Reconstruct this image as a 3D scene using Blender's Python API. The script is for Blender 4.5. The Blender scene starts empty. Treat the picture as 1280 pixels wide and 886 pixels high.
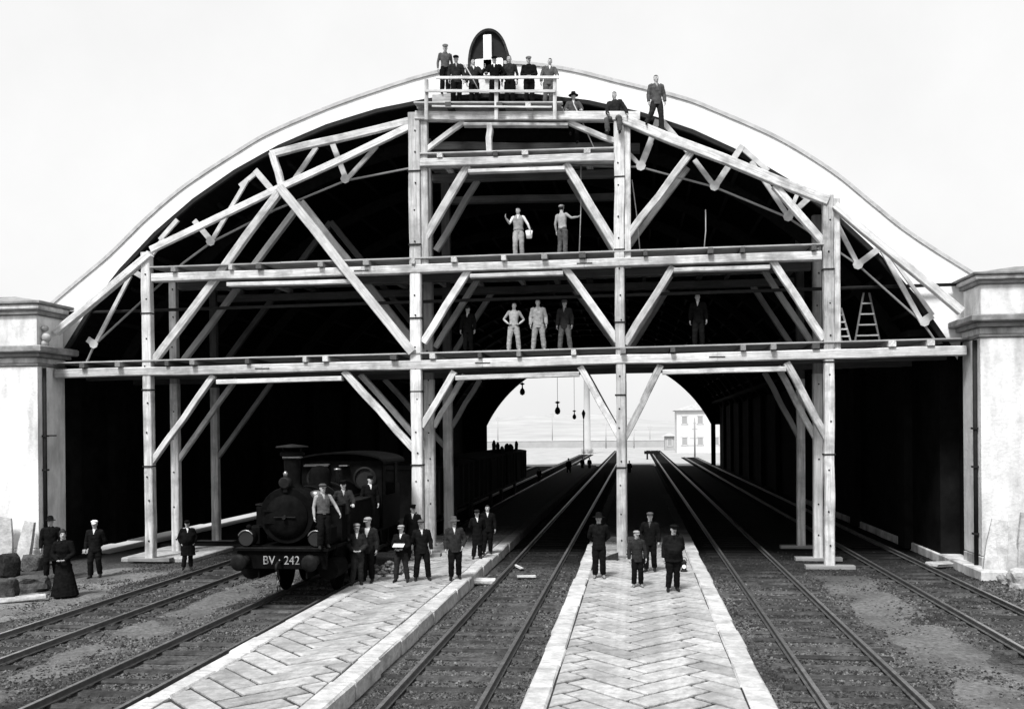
import bpy, bmesh, math, random
import numpy as np
from mathutils import Vector, Matrix, noise as mnoise
RND = random.Random(11)
S = bpy.context.scene
C = S.collection
V = Vector
rad = math.radians

# ------------------------------------------------------------------ camera
F = 1200.0                       # focal length in photo pixels (photo 1280 wide)
CAM = V((0.0, -31.0, 4.4))
cd = bpy.data.cameras.new("camera")
cam = bpy.data.objects.new("camera", cd)
C.objects.link(cam)
cd.lens = F * 36.0 / 1280.0
cd.sensor_width = 36.0
cd.shift_y = 95.0 / 1280.0
cd.clip_start = 0.1
cd.clip_end = 5000
CR = Matrix.Rotation(rad(7.36), 3, 'Z') @ Matrix.Rotation(rad(90), 3, 'X') @ Matrix.Rotation(-0.0085, 3, 'Z')
cam.matrix_world = Matrix.Translation(CAM) @ CR.to_4x4()
S.camera = cam


def ray(px, py):
    return CR @ V(((px - 640.0) / F, (538.0 - py) / F, -1.0))


def at(px, py, Y):
    """point of the scene seen at photo pixel px,py and standing at distance Y"""
    d = ray(px, py)
    return CAM + d * ((Y - CAM.y) / d.y)


def gr(px, py, z=0.0):
    d = ray(px, py)
    return CAM + d * ((z - CAM.z) / d.z)


# ------------------------------------------------------------------ light
SUN_EL, SUN_DIR = rad(56), V((-0.30, -1.0, 0)).normalized()
W = bpy.data.worlds.new("World")
S.world = W
W.use_nodes = True
nt = W.node_tree
bg = nt.nodes["Background"]
sky = nt.nodes.new("ShaderNodeTexSky")
sky.sky_type = 'NISHITA'
sky.sun_disc = False
sky.sun_elevation = SUN_EL
sky.sun_rotation = math.atan2(SUN_DIR.x, SUN_DIR.y)
sky.dust_density = 6.0
sky.air_density = 1.0
sky.ozone_density = 1.0
bw = nt.nodes.new("ShaderNodeRGBToBW")      # the photograph is black and white: grey light
nt.links.new(sky.outputs[0], bw.inputs[0])
cloud = nt.nodes.new("ShaderNodeTexNoise")   # bright even cloud cover over most of the sky
cloud.inputs['Scale'].default_value = 3.0
cloud.inputs['Detail'].default_value = 9
cloud.inputs['Roughness'].default_value = 0.62
cmr = nt.nodes.new("ShaderNodeMapRange")
cmr.inputs['To Min'].default_value = 3.2
cmr.inputs['To Max'].default_value = 4.2
nt.links.new(cloud.outputs['Fac'], cmr.inputs['Value'])
cmx = nt.nodes.new("ShaderNodeMix")
cmx.inputs[0].default_value = 0.85
nt.links.new(bw.outputs[0], cmx.inputs[2])
nt.links.new(cmr.outputs[0], cmx.inputs[3])
nt.links.new(cmx.outputs[0], bg.inputs[0])
bg.inputs[1].default_value = 0.15
sl = bpy.data.lights.new("sun", 'SUN')
sl.energy = 3.0
sl.angle = rad(12)
sl.color = (1.0, 1.0, 1.0)
sun = bpy.data.objects.new("sun", sl)
C.objects.link(sun)
sd = V((SUN_DIR.x * math.cos(SUN_EL), SUN_DIR.y * math.cos(SUN_EL), math.sin(SUN_EL)))
sun.rotation_euler = sd.to_track_quat('Z', 'Y').to_euler()
sun.location = (-20, -60, 60)
vs = S.view_settings
vs.view_transform = 'Standard'
vs.look = 'None'
vs.gamma = 1.0
vs.use_curve_mapping = False
vs.exposure = 0.88


# ------------------------------------------------------------------ materials
def mat(name, v, var=0.25, scale=6.0, rough=0.85, bump=0.0, bscale=None, stain=0.0, sscale=0.5, stretch=None, streak=None,
        spec=0.3, metal=0.0, coord='Object', stainv=None):
    m = bpy.data.materials.new(name)
    m.use_nodes = True
    n = m.node_tree
    b = n.nodes["Principled BSDF"]
    b.inputs['Roughness'].default_value = rough
    b.inputs['Metallic'].default_value = metal
    b.inputs['Specular IOR Level'].default_value = spec
    tc = n.nodes.new("ShaderNodeTexCoord")
    mp = n.nodes.new("ShaderNodeMapping")
    n.links.new(tc.outputs[coord], mp.inputs[0])
    if stretch:
        mp.inputs['Scale'].default_value = stretch
    no = n.nodes.new("ShaderNodeTexNoise")
    no.inputs['Scale'].default_value = scale
    no.inputs['Detail'].default_value = 7
    no.inputs['Roughness'].default_value = 0.65
    n.links.new(mp.outputs[0], no.inputs['Vector'])
    mr = n.nodes.new("ShaderNodeMapRange")
    mr.inputs['From Min'].default_value = 0.3
    mr.inputs['From Max'].default_value = 0.7
    mr.inputs['To Min'].default_value = v * (1 - var)
    mr.inputs['To Max'].default_value = min(0.95, v * (1 + var))
    n.links.new(no.outputs['Fac'], mr.inputs['Value'])
    out = mr.outputs[0]
    oi = n.nodes.new("ShaderNodeObjectInfo")
    rm = n.nodes.new("ShaderNodeMapRange")
    rm.inputs['To Min'].default_value = 1 - var * 0.5
    rm.inputs['To Max'].default_value = 1 + var * 0.35
    n.links.new(oi.outputs['Random'], rm.inputs['Value'])
    mu = n.nodes.new("ShaderNodeMath")
    mu.operation = 'MULTIPLY'
    n.links.new(out, mu.inputs[0])
    n.links.new(rm.outputs[0], mu.inputs[1])
    out = mu.outputs[0]
    if stain > 0:
        ns = n.nodes.new("ShaderNodeTexNoise")
        ns.inputs['Scale'].default_value = sscale
        ns.inputs['Detail'].default_value = 6
        ns.inputs['Roughness'].default_value = 0.6
        ge = n.nodes.new("ShaderNodeNewGeometry")
        if streak:
            sm = n.nodes.new('ShaderNodeMapping'); sm.inputs['Scale'].default_value = streak
            n.links.new(ge.outputs['Position'], sm.inputs[0]); n.links.new(sm.outputs[0], ns.inputs['Vector'])
        else:
            n.links.new(ge.outputs['Position'], ns.inputs['Vector'])
        ms = n.nodes.new("ShaderNodeMapRange")
        ms.inputs['From Min'].default_value = 0.45
        ms.inputs['From Max'].default_value = 0.68
        ms.inputs['To Min'].default_value = 0.0
        ms.inputs['To Max'].default_value = stain
        n.links.new(ns.outputs['Fac'], ms.inputs['Value'])
        mx = n.nodes.new("ShaderNodeMix")
        n.links.new(ms.outputs[0], mx.inputs[0])
        n.links.new(out, mx.inputs[2])
        mx.inputs[3].default_value = v * 0.3 if stainv is None else stainv
        out = mx.outputs[0]
    n.links.new(out, b.inputs['Base Color'])
    if bump > 0:
        nb = n.nodes.new("ShaderNodeTexNoise")
        nb.inputs['Scale'].default_value = bscale or scale * 4
        nb.inputs['Detail'].default_value = 5
        n.links.new(mp.outputs[0], nb.inputs['Vector'])
        bu = n.nodes.new("ShaderNodeBump")
        bu.inputs['Strength'].default_value = bump
        bu.inputs['Distance'].default_value = 0.03
        n.links.new(nb.outputs['Fac'], bu.inputs['Height'])
        n.links.new(bu.outputs[0], b.inputs['Normal'])
    return m


M = dict(
    timber=mat('timber', 0.51, 0.42, 3.0, 0.9, 0.6, 14, 0.75, 1.9, (0.35, 6, 6), spec=.1, stainv=0.20),
    timber_pale=mat('timber_pale', 0.58, 0.3, 3.0, 0.9, 0.6, 14, 0.6, 1.6, (0.35, 6, 6), spec=.1, stainv=0.26),
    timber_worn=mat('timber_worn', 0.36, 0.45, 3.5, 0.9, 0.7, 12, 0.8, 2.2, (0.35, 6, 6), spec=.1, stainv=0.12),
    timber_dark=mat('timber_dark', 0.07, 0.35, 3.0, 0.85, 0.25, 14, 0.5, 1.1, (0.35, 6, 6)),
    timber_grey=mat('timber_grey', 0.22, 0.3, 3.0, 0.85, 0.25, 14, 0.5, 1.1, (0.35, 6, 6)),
    plank=mat('plank', 0.34, 0.35, 3.0, 0.85, 0.25, 14, 0.4, 1.3, (0.35, 6, 6)),
    iron=mat('iron', 0.016, 0.3, 8, 0.7, spec=.1),
    truss=mat('truss_paint', 0.48, 0.2, 4, 0.7, 0, None, 0.4, 2.0),
    plaster=mat('plaster', 0.68, 0.14, 2.0, 0.95, 0.5, 10, 0.62, 1.5, spec=.1, stainv=0.22, streak=(1, 1, .28)),
    arch_plaster=mat('arch_plaster', 0.78, 0.10, 2.0, 0.95, 0.4, 10, 0.35, 1.5, spec=.1, stainv=0.45, streak=(1, 1, .4)),
    plaster_old=mat('plaster_old', 0.52, 0.25, 2.0, 0.95, 0.4, 12, 0.75, 1.8, spec=.1, stainv=0.10, streak=(1, 1, .35)),
    moulding=mat('moulding_stone', 0.40, 0.25, 3.0, 0.9, 0.2, 16),
    cornice=mat('cornice_stone', 0.20, 0.4, 2.5, 0.9, 0.3, 14, 0.6, 1.4),
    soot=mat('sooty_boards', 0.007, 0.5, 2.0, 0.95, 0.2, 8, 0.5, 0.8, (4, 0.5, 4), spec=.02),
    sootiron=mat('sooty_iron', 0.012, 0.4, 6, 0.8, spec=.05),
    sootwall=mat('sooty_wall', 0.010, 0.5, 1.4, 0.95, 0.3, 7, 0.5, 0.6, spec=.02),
    ballast=mat('ballast', 0.075, 0.8, 14.0, 0.95, 1.0, 30, 0.9, 0.33, stainv=0.012, spec=.03),
    ballast_in=mat('shaded_ballast', 0.010, 0.6, 9.0, 0.95, 0.9, 26, 0.6, 0.4, spec=.02),  # ballast inside the shed, the vault's shade put into its colour
    earth=mat('dusty_earth', 0.15, 0.5, 9.0, 0.95, 0.9, 34, 0.7, 0.7, spec=.03, stainv=0.05),
    stone=mat('gravel_stone', 0.10, 0.7, 17.0, 0.95, 0, None, 0.85, 0.33, spec=.05, stainv=0.02),
    stone_dark=mat('gravel_dark', 0.03, 0.6, 17.0, 0.95, spec=.03),
    stone_pale=mat('gravel_pale', 0.17, 0.5, 17.0, 0.95, 0, None, 0.8, 0.33, spec=.05, stainv=0.04),
    yard=mat('yard_earth', 0.36, 0.2, 0.4, 0.95, 0.2, 3, 0.5, 0.25, stainv=.24, spec=.05),
    hill=mat('dry_hill', 0.36, 0.15, 0.02, 0.95, stain=0.6, sscale=0.05, stainv=0.26, spec=.05),
    paver=mat('paver', 0.32, 0.36, 6.0, 0.9, 0.8, 12, 0.75, 1.6, spec=.1, stainv=0.17),
    paver_dark=mat('paver_dark', 0.27, 0.42, 5.0, 0.9, 0.6, 16, 0.55, 0.8, spec=.1, stainv=0.12),
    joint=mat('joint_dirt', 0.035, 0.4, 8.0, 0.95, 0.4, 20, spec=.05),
    kerb=mat('kerb_stone', 0.42, 0.28, 5.0, 0.9, 0.8, 12, 0.6, 2.2, spec=.1, stainv=0.16),
    rail=mat('rail_steel', 0.10, 0.4, 6.0, 0.45, metal=0.3),
    railtop=mat('rail_head', 0.34, 0.3, 6.0, 0.42, metal=0.9),
    sleeper=mat('sleeper_wood', 0.058, 0.6, 7.0, 0.95, 0.8, 20, 0.8, 0.9, (1, 1, 1), spec=.03, stainv=0.018),
    loco=mat('loco_paint', 0.0045, 0.5, 5.0, 0.6, 0.05, 20, 0.3, 2.0, spec=0.012),
    locog=mat('loco_worn', 0.010, 0.6, 7.0, 0.55, 0.05, 20, spec=.08),
    brass=mat('bright_metal', 0.24, 0.2, 5.0, 0.3, metal=0.8),
    worn_letter=mat('worn_lettering', 0.26, 0.5, 14.0, 0.9, 0, None, 0.9, 9.0, stainv=.06),
    white=mat('white_paint', 0.75, 0.1, 5.0, 0.7),
    glass=mat('dark_glass', 0.02, 0.1, 5.0, 0.08, spec=0.5),
    wagon=mat('wagon_wood', 0.010, 0.4, 4.0, 0.8, 0.2, 10, spec=.05),
    roof=mat('grey_roof', 0.34, 0.25, 2.0, 0.9),
    house=mat('house_plaster', 0.56, 0.08, 0.6, 0.9),
    greyhouse=mat('grey_house', 0.33, 0.1, 0.6, 0.9),
    pane=mat('window_pane', 0.30, 0.1, 1.0, 0.2),
    leaf=mat('leaf', 0.16, 0.4, 0.9, 0.8),
    bark=mat('bark', 0.10, 0.4, 3, 0.9),
    rope=mat('rope_hemp', 0.35, 0.2, 20, 0.9),
    skin=mat('skin', 0.35, 0.12, 8, 0.7, spec=.15),
    hair=mat('hair', 0.02, 0.3, 20, 0.7, spec=.1),
    dark=mat('dark_line', 0.02, 0.1, 8, 0.7),
    shirt=mat('pale_shirt', 0.55, 0.15, 12, 0.9, 0.3, 20),
    greyshirt=mat('grey_shirt', 0.27, 0.25, 12, 0.9, 0.3, 20),
    black=mat('black_cloth', 0.007, 0.4, 10, 0.95, 0.3, 20, spec=.02),
    darkgrey=mat('dark_grey_cloth', 0.020, 0.4, 10, 0.95, 0.3, 20, spec=.02),
    midgrey=mat('mid_grey_cloth', 0.07, 0.35, 10, 0.95, 0.3, 20, spec=.05),
    lightgrey=mat('light_grey_cloth', 0.24, 0.3, 10, 0.95, 0.3, 20),
    shoe=mat('shoe_leather', 0.012, 0.3, 10, 0.6, spec=.1),
    dustshoe=mat('dusty_shoe', 0.17, 0.3, 10, 0.8),
)


# ------------------------------------------------------------------ helpers
def tag(o, label=None, cat=None, group=None, kind=None):
    if label: o['label'] = label
    if cat: o['category'] = cat
    if group: o['group'] = group
    if kind: o['kind'] = kind
    return o


def root(name, loc, label, cat, group=None, rz=0.0):
    o = bpy.data.objects.new(name, None)
    o.empty_display_size = 0.2
    C.objects.link(o)
    o.location = loc
    o.rotation_euler = (0, 0, rz)
    return tag(o, label, cat, group)


def wloc(o):
    """location of an unrotated thing in the scene (parents added up)"""
    p, v = o, V((0, 0, 0))
    while p is not None:
        v = v + p.location
        p = p.parent
    return v


def link(name, me, parent=None, loc=(0, 0, 0)):
    o = bpy.data.objects.new(name, me)
    C.objects.link(o)
    if parent is not None:
        o.parent = parent
    o.location = loc
    return o


class MB:
    """collects shapes of ONE part; build() links them as one mesh object"""

    def __init__(self):
        self.v, self.f, self.m, self.s = [], [], [], []

    def add(self, vs, fs, mi=0, smooth=False):
        o = len(self.v)
        self.v += [tuple(x) for x in vs]
        for f in fs:
            self.f.append([i + o for i in f])
            self.m.append(mi)
            self.s.append(smooth)
        return self

    def box(self, c, s, mi=0, rot=None, bev=0.0):
        hx, hy, hz = s[0] / 2, s[1] / 2, s[2] / 2
        c = V(c)
        if bev > 0:
            b = min(bev, hx * .45, hy * .45, hz * .45)
            pts = []
            for z, i in ((-hz, b), (-hz + b, 0), (hz - b, 0), (hz, b)):
                x, y = hx - i, hy - i
                pts += [V((-x, -y, z)), V((x, -y, z)), V((x, y, z)), V((-x, y, z))]
            fs = [[3, 2, 1, 0], [12, 13, 14, 15]]
            for k in range(3):
                for j in range(4):
                    a, d = k * 4 + j, k * 4 + (j + 1) % 4
                    fs.append([a, d, d + 4, a + 4])
        else:
            pts = [V((x, y, z)) for z in (-hz, hz) for (x, y) in ((-hx, -hy), (hx, -hy), (hx, hy), (-hx, hy))]
            fs = [[3, 2, 1, 0], [4, 5, 6, 7], [0, 1, 5, 4], [1, 2, 6, 5], [2, 3, 7, 6], [3, 0, 4, 7]]
        if rot is not None:
            pts = [rot @ p for p in pts]
        return self.add([p + c for p in pts], fs, mi)

    def tube(self, pts, rs, n=10, mi=0, caps=True, smooth=True, flat=None):
        """loft along pts; rs radius per point; flat=(axis, k) squashes"""
        pts = [V(p) for p in pts]
        if not isinstance(rs, (list, tuple)):
            rs = [rs] * len(pts)
        rings, up = [], None
        for i, p in enumerate(pts):
            d = (pts[min(i + 1, len(pts) - 1)] - pts[max(i - 1, 0)])
            d = d.normalized() if d.length > 1e-9 else V((0, 0, 1))
            if up is None:
                a = V((1, 0, 0)) if abs(d.x) < .8 else V((0, 1, 0))
                up = (a - d * a.dot(d)).normalized()
            else:
                up = (up - d * up.dot(d)).normalized()
            w = d.cross(up)
            rings.append([p + (up * math.cos(2 * math.pi * k / n) + w * math.sin(2 * math.pi * k / n)) * rs[i] for k in range(n)])
        return self.rings(rings, mi, caps, smooth)

    def rings(self, rings, mi=0, caps=True, smooth=True):
        n = len(rings[0])
        vs = [p for r in rings for p in r]
        fs = []
        for i in range(len(rings) - 1):
            for k in range(n):
                a, b = i * n + k, i * n + (k + 1) % n
                fs.append([a, b, b + n, a + n])
        self.add(vs, fs, mi, smooth)
        if caps:
            o = len(self.v) - len(vs)
            self.f.append([o + k for k in range(n)][::-1]); self.m.append(mi); self.s.append(False)
            e = o + (len(rings) - 1) * n
            self.f.append([e + k for k in range(n)]); self.m.append(mi); self.s.append(False)
        return self

    def lathe(self, prof, c=(0, 0, 0), n=20, mi=0, axis='Z', smooth=True, caps=True):
        c = V(c)
        rg = []
        for r, h in prof:
            r = max(r, 0.0005)
            ring = []
            for k in range(n):
                t = 2 * math.pi * k / n
                if axis == 'Z': p = V((r * math.cos(t), r * math.sin(t), h))
                elif axis == 'Y': p = V((r * math.cos(t), h, -r * math.sin(t)))
                else: p = V((h, r * math.cos(t), r * math.sin(t)))
                ring.append(p + c)
            rg.append(ring)
        return self.rings(rg, mi, caps, smooth)

    def ell(self, c, r, n=10, m=6, mi=0):
        c = V(c)
        rg = []
        for i in range(m + 1):
            a = -math.pi / 2 + math.pi * i / m
            rr = max(math.cos(a), 0.02)
            rg.append([c + V((r[0] * rr * math.cos(2 * math.pi * k / n), r[1] * rr * math.sin(2 * math.pi * k / n), r[2] * math.sin(a))) for k in range(n)])
        return self.rings(rg, mi)

    def prism(self, poly, y0, y1, mi=0):
        """polygon of (x,z) extruded along Y"""
        n = len(poly)
        vs = [(x, y0, z) for x, z in poly] + [(x, y1, z) for x, z in poly]
        fs = [list(range(n)), list(range(2 * n - 1, n - 1, -1))]
        for k in range(n):
            j = (k + 1) % n
            fs.append([k + n, j + n, j, k])
        return self.add(vs, fs, mi)

    def mesh(self, name, mats, origin=None):
        me = bpy.data.meshes.new(name)
        if origin is not None:
            ox, oy, oz = origin
            vs = [(x - ox, y - oy, z - oz) for x, y, z in self.v]
        else:
            vs = self.v
        me.from_pydata(vs, [], self.f)
        for m in (mats if isinstance(mats, (list, tuple)) else [mats]):
            me.materials.append(m)
        me.polygons.foreach_set('material_index', self.m)
        me.polygons.foreach_set('use_smooth', self.s)
        bm = bmesh.new()
        bm.from_mesh(me)
        bmesh.ops.recalc_face_normals(bm, faces=bm.faces)
        bm.to_mesh(me)
        bm.free()
        me.update()
        return me

    def build(self, name, mats, parent=None, local=False):
        """verts are in scene coordinates (or in the parent's, local=True)"""
        xs = [p[0] for p in self.v]; ys = [p[1] for p in self.v]; zs = [p[2] for p in self.v]
        org = V(((min(xs) + max(xs)) / 2, (min(ys) + max(ys)) / 2, min(zs)))
        me = self.mesh(name, mats, org)
        loc = org
        if parent is not None and not local:
            loc = org - wloc(parent)
        return link(name, me, parent, loc)


def timber_mesh(L, w, d, mats, seg=4, jit=0.006):
    """squared baulk along local X, chamfered, a little crooked"""
    b = MB()
    c = min(w, d) * 0.09
    rg = []
    oy = oz = 0
    for i in range(seg + 1):
        x = L * i / seg
        jy, jz = (RND.uniform(-jit, jit), RND.uniform(-jit, jit)) if 0 < i < seg else (0, 0)
        k = 1 + RND.uniform(-.02, .02)
        hy, hz = d / 2 * k, w / 2 * k
        rg.append([V((x, y + jy, z + jz)) for y, z in ((-hy + c, -hz), (hy - c, -hz), (hy, -hz + c), (hy, hz - c), (hy - c, hz), (-hy + c, hz), (-hy, hz - c), (-hy, -hz + c))])
    b.rings(rg, 0, True, False)
    return b.mesh('timber', mats)


def timber(name, a, b, w, d, m, parent, seg=4, jit=0.006):
    """w: thickness seen from the front, d: depth along Y"""
    a, b = V(a), V(b)
    if m is M['timber']: m = RND.choices((M['timber'], M['timber_pale'], M['timber_worn']), (5, 4, 1))[0]
    x = (b - a).normalized()
    yy = V((0, 1, 0)) if abs(x.y) < .8 else V((1, 0, 0))
    y = (yy - x * yy.dot(x)).normalized()
    z = x.cross(y)
    me = timber_mesh((b - a).length, w, d, m, seg, jit)
    me.name = name
    o = link(name, me, parent)
    mt = Matrix(((x.x, y.x, z.x), (x.y, y.y, z.y), (x.z, y.z, z.z))).to_4x4()
    o.matrix_local = Matrix.Translation(a - (wloc(parent) if parent else V((0, 0, 0)))) @ mt
    return o


def clip_poly(poly, x0, x1, y0, y1):
    def cl(p, f, inter):
        out = []
        for i in range(len(p)):
            a, b = p[i], p[(i + 1) % len(p)]
            fa, fb = f(a), f(b)
            if fa >= 0: out.append(a)
            if (fa >= 0) != (fb >= 0):
                t = fa / (fa - fb)
                out.append((a[0] + (b[0] - a[0]) * t, a[1] + (b[1] - a[1]) * t))
        return out
    for f in (lambda p: p[0] - x0, lambda p: x1 - p[0], lambda p: p[1] - y0, lambda p: y1 - p[1]):
        if len(poly) < 3: return []
        poly = cl(poly, f, None)
    return poly


# ------------------------------------------------------------------ the ground
YF, YEND = 0.0, 85.0                       # front of the shed and its far end
PLZ = 0.30                                 # platform height


def sheet(name, x0, x1, y0, y1, z, m, nx=1, ny=1, amp=0.0):
    b = MB()
    vs, fs = [], []
    for j in range(ny + 1):
        for i in range(nx + 1):
            x, y = x0 + (x1 - x0) * i / nx, y0 + (y1 - y0) * j / ny
            zz = z + (amp * mnoise.noise(V((x * .6, y * .6, 0))) if amp else 0)
            vs.append((x, y, zz))
    for j in range(ny):
        for i in range(nx):
            a = j * (nx + 1) + i
            fs.append([a, a + 1, a + nx + 2, a + nx + 1])
    b.add(vs, fs, 0, amp > 0)
    return tag(b.build(name, m), kind='structure')


sheet('terrain', -2500, 2500, -400, 4000, -0.35, M['yard'])
def shade_towards(m, ya, yb, val):  # mixes the shade of the shed into the base colour along Y
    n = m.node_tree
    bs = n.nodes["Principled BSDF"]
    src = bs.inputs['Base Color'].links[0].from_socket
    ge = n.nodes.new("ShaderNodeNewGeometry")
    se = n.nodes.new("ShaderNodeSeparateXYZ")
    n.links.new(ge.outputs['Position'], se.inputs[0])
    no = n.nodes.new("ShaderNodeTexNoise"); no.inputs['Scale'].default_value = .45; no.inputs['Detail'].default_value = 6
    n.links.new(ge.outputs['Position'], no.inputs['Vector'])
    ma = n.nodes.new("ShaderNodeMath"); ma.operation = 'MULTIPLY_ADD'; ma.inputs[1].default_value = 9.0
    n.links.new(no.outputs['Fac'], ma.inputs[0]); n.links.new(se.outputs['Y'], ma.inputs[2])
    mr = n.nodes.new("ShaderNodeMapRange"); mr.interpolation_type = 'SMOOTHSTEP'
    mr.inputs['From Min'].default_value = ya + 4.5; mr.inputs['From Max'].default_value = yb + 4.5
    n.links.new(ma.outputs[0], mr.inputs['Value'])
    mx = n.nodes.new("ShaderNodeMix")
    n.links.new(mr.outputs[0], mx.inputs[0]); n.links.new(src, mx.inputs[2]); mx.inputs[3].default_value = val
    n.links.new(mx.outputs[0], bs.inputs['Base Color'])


for k_ in ('ballast', 'stone', 'stone_pale', 'sleeper', 'earth'): shade_towards(M[k_], -5, 4, .010)  # ground colour painted darker for the shade at the shed mouth
for k_ in ('paver', 'paver_dark', 'kerb'): shade_towards(M[k_], 1.5, 9, .03)  # platform colour painted darker for the shade under the vault
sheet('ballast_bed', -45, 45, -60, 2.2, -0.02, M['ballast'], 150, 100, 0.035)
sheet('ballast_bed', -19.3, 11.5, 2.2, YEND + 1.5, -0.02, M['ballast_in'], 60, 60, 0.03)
sheet('yard_ground', -150, 150, YEND + 1.5, 400, -0.03, M['yard'])

# platforms: earth core (structure) with pavers and kerb stones as its pieces
HERR_W, HERR_N = 0.47, 3


def platform(name, x0, x1, label_pave, y0=-20.0, y1=10.0, ylong=YEND - 3):
    core = MB()
    core.box(((x0 + x1) / 2, (y0 - 6 + ylong) / 2, (PLZ - .035) / 2 - .1), (x1 - x0 - .06, ylong - y0 + 6, PLZ - .035 + .2))
    p = core.build(name, M['joint'])
    tag(p, kind='structure')
    kw = 0.40
    # kerb stones
    for side in (0, 1):
        y = y0
        while y < 30:
            L = RND.uniform(1.15, 1.75)
            b = MB()
            xx = (x0 + kw / 2) if side == 0 else (x1 - kw / 2)
            b.box((xx + RND.uniform(-.016, .016), y + L / 2, PLZ - .17 + RND.uniform(-.010, .008)), (kw + RND.uniform(-.02, .02), L - RND.uniform(.015, .04), .36), bev=RND.uniform(.015, .045))
            b.v = [(vx + RND.uniform(-.012, .012), vy + RND.uniform(-.012, .012), vz + RND.uniform(-.006, .004)) for vx, vy, vz in b.v]
            b.build('kerb_stone', M['kerb'], p)
            y += L
    # herringbone pavers
    px0, px1 = x0 + kw + .02, x1 - kw - .02
    w, n = HERR_W, HERR_N
    c45 = math.sqrt(.5)
    rng = int((y1 - y0) / w) + 14
    cx, cy = (x0 + x1) / 2, y0
    for i in range(-rng, rng * 2):
        for j in range(-rng, rng * 2):
            d = (i - j) % (2 * n)
            if d == 0: cell = (i, j, i + n, j + 1)
            elif d == 2 * n - 1: cell = (i, j, i + 1, j + n)
            else: continue
            g = 0.036
            q = [(cell[0] * w + g, cell[1] * w + g), (cell[2] * w - g, cell[1] * w + g), (cell[2] * w - g, cell[3] * w - g), (cell[0] * w + g, cell[3] * w - g)]
            q = [(cx + (x - y) * c45, cy + (x + y) * c45) for x, y in q]
            if max(t[1] for t in q) < y0 or min(t[1] for t in q) > y1 or max(t[0] for t in q) < px0 or min(t[0] for t in q) > px1: continue
            q = clip_poly(q, px0, px1, y0, y1)
            if len(q) < 3: continue
            ar = abs(sum(q[k][0] * q[(k + 1) % len(q)][1] - q[(k + 1) % len(q)][0] * q[k][1] for k in range(len(q)))) / 2
            if ar < .02: continue
            mx, my = sum(t[0] for t in q) / len(q), sum(t[1] for t in q) / len(q)
            zt = PLZ + RND.uniform(-.008, .006)
            tx, ty = RND.uniform(-.006, .006), RND.uniform(-.006, .006)
            b = MB()
            k = len(q)
            top = [(mx + (x - mx) * .955, my + (y - my) * .955, zt + (x - mx) * tx + (y - my) * ty) for x, y in q]
            mid = [(x, y, zt - .014 + (x - mx) * tx + (y - my) * ty) for x, y in q]
            bot = [(x, y, PLZ - .07) for x, y in q]
            b.rings([bot, mid, top], 0, True, False)
            b.build('paver', M['paver' if RND.random() < .9 else 'paver_dark'], p)
    # the far part, too far to tell stones apart
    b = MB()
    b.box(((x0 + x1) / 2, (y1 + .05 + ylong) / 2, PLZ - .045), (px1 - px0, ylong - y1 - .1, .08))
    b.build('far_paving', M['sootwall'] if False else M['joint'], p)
    return p


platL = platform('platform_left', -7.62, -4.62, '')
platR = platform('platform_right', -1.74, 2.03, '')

# low kerb and footway along the right hand wall, paved strip by the left pier
b = MB(); b.box((10.15, 14, .10), (0.75, 32, .32), bev=.03)
tag(b.build('kerb_right', M['plaster_old']), kind='structure')
b = MB(); b.box((-16.4, 1.9, .045), (2.6, 3.4, .17), bev=.03)
tag(b.build('pavement_left', M['paver']), kind='structure')
b = MB(); b.box((-16.6, 30, .02), (3.3, 52, .25), bev=.03)
tag(b.build('platform_inner', M['sootwall']), kind='structure')


# ------------------------------------------------------------------ railway tracks
def rail_mb(x, y0, y1):
    b = MB()
    prof = [(-.065, .03), (.065, .03), (.065, .045), (.012, .06), (.012, .115), (.036, .125), (.036, .15), (-.036, .15), (-.036, .125), (-.012, .115), (-.012, .06), (-.065, .045)]
    n = len(prof)
    vs = [(x + p, y0, z) for p, z in prof] + [(x + p, y1, z) for p, z in prof]
    fs, mi = [list(range(n))[::-1], list(range(n, 2 * n))], []
    b.add(vs, fs)
    for k in range(n):
        j = (k + 1) % n
        b.add([vs[k], vs[j], vs[j + n], vs[k + n]], [[0, 1, 2, 3]], 1 if k == 6 else 0)
    return b


slp_mesh = None


def track(xl, xr, y0, y1, label):
    global slp_mesh
    cx = (xl + xr) / 2
    t = root('railway_track', (cx, y0, 0), label, 'railway track', 'railway tracks running into the shed')
    for x in (xl, xr):
        yy = y0
        while yy < y1:                     # rail lengths butt with a small gap
            e = min(yy + (9.0 if yy < 30 else 60), y1)
            rail_mb(x, yy, e - .012).build('rail', [M['rail'], M['railtop']], t)
            yy = e
    if slp_mesh is None:
        slp_mesh = []
        for k in range(5):
            b = MB()
            b.box((0, 0, 0), (2.4 + RND.uniform(-.1, .1), .23 + RND.uniform(-.03, .03), .14), bev=.03)
            b.v = [(x + RND.uniform(-.03, .03), yy_ + RND.uniform(-.018, .018), z + RND.uniform(-.012, .006)) for x, yy_, z in b.v]
            slp_mesh.append(b.mesh('sleeper', M['sleeper']))
    y = y0 + .4
    far = MB()
    while y < y1:
        if y < 12:
            o = link('sleeper', RND.choice(slp_mesh), t, (RND.uniform(-.04, .04), y - y0, -.046 + RND.uniform(-.014, .012)))
            o.rotation_euler = (0, 0, RND.uniform(-.02, .02))
        else:
            far.box((cx, y, -.03), (2.5, .23, .14))
        y += .74
    tag(far.build('far_sleepers', M['sleeper'], t), kind='stuff')
    return t


track(-13.55, -12.05, -22, 84, 'far left railway track beside the left pier and standing onlookers')
track(-9.52, -8.02, -22, 140, 'railway track under the locomotive, left of the paved platform')
track(-3.98, -2.46, -22, 170, 'railway track between the two pale paved platforms')
track(2.88, 4.42, -22, 170, 'railway track just right of the right hand paved platform')
track(7.35, 8.88, -22, 120, 'far right railway track curving past the right pier')

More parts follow.
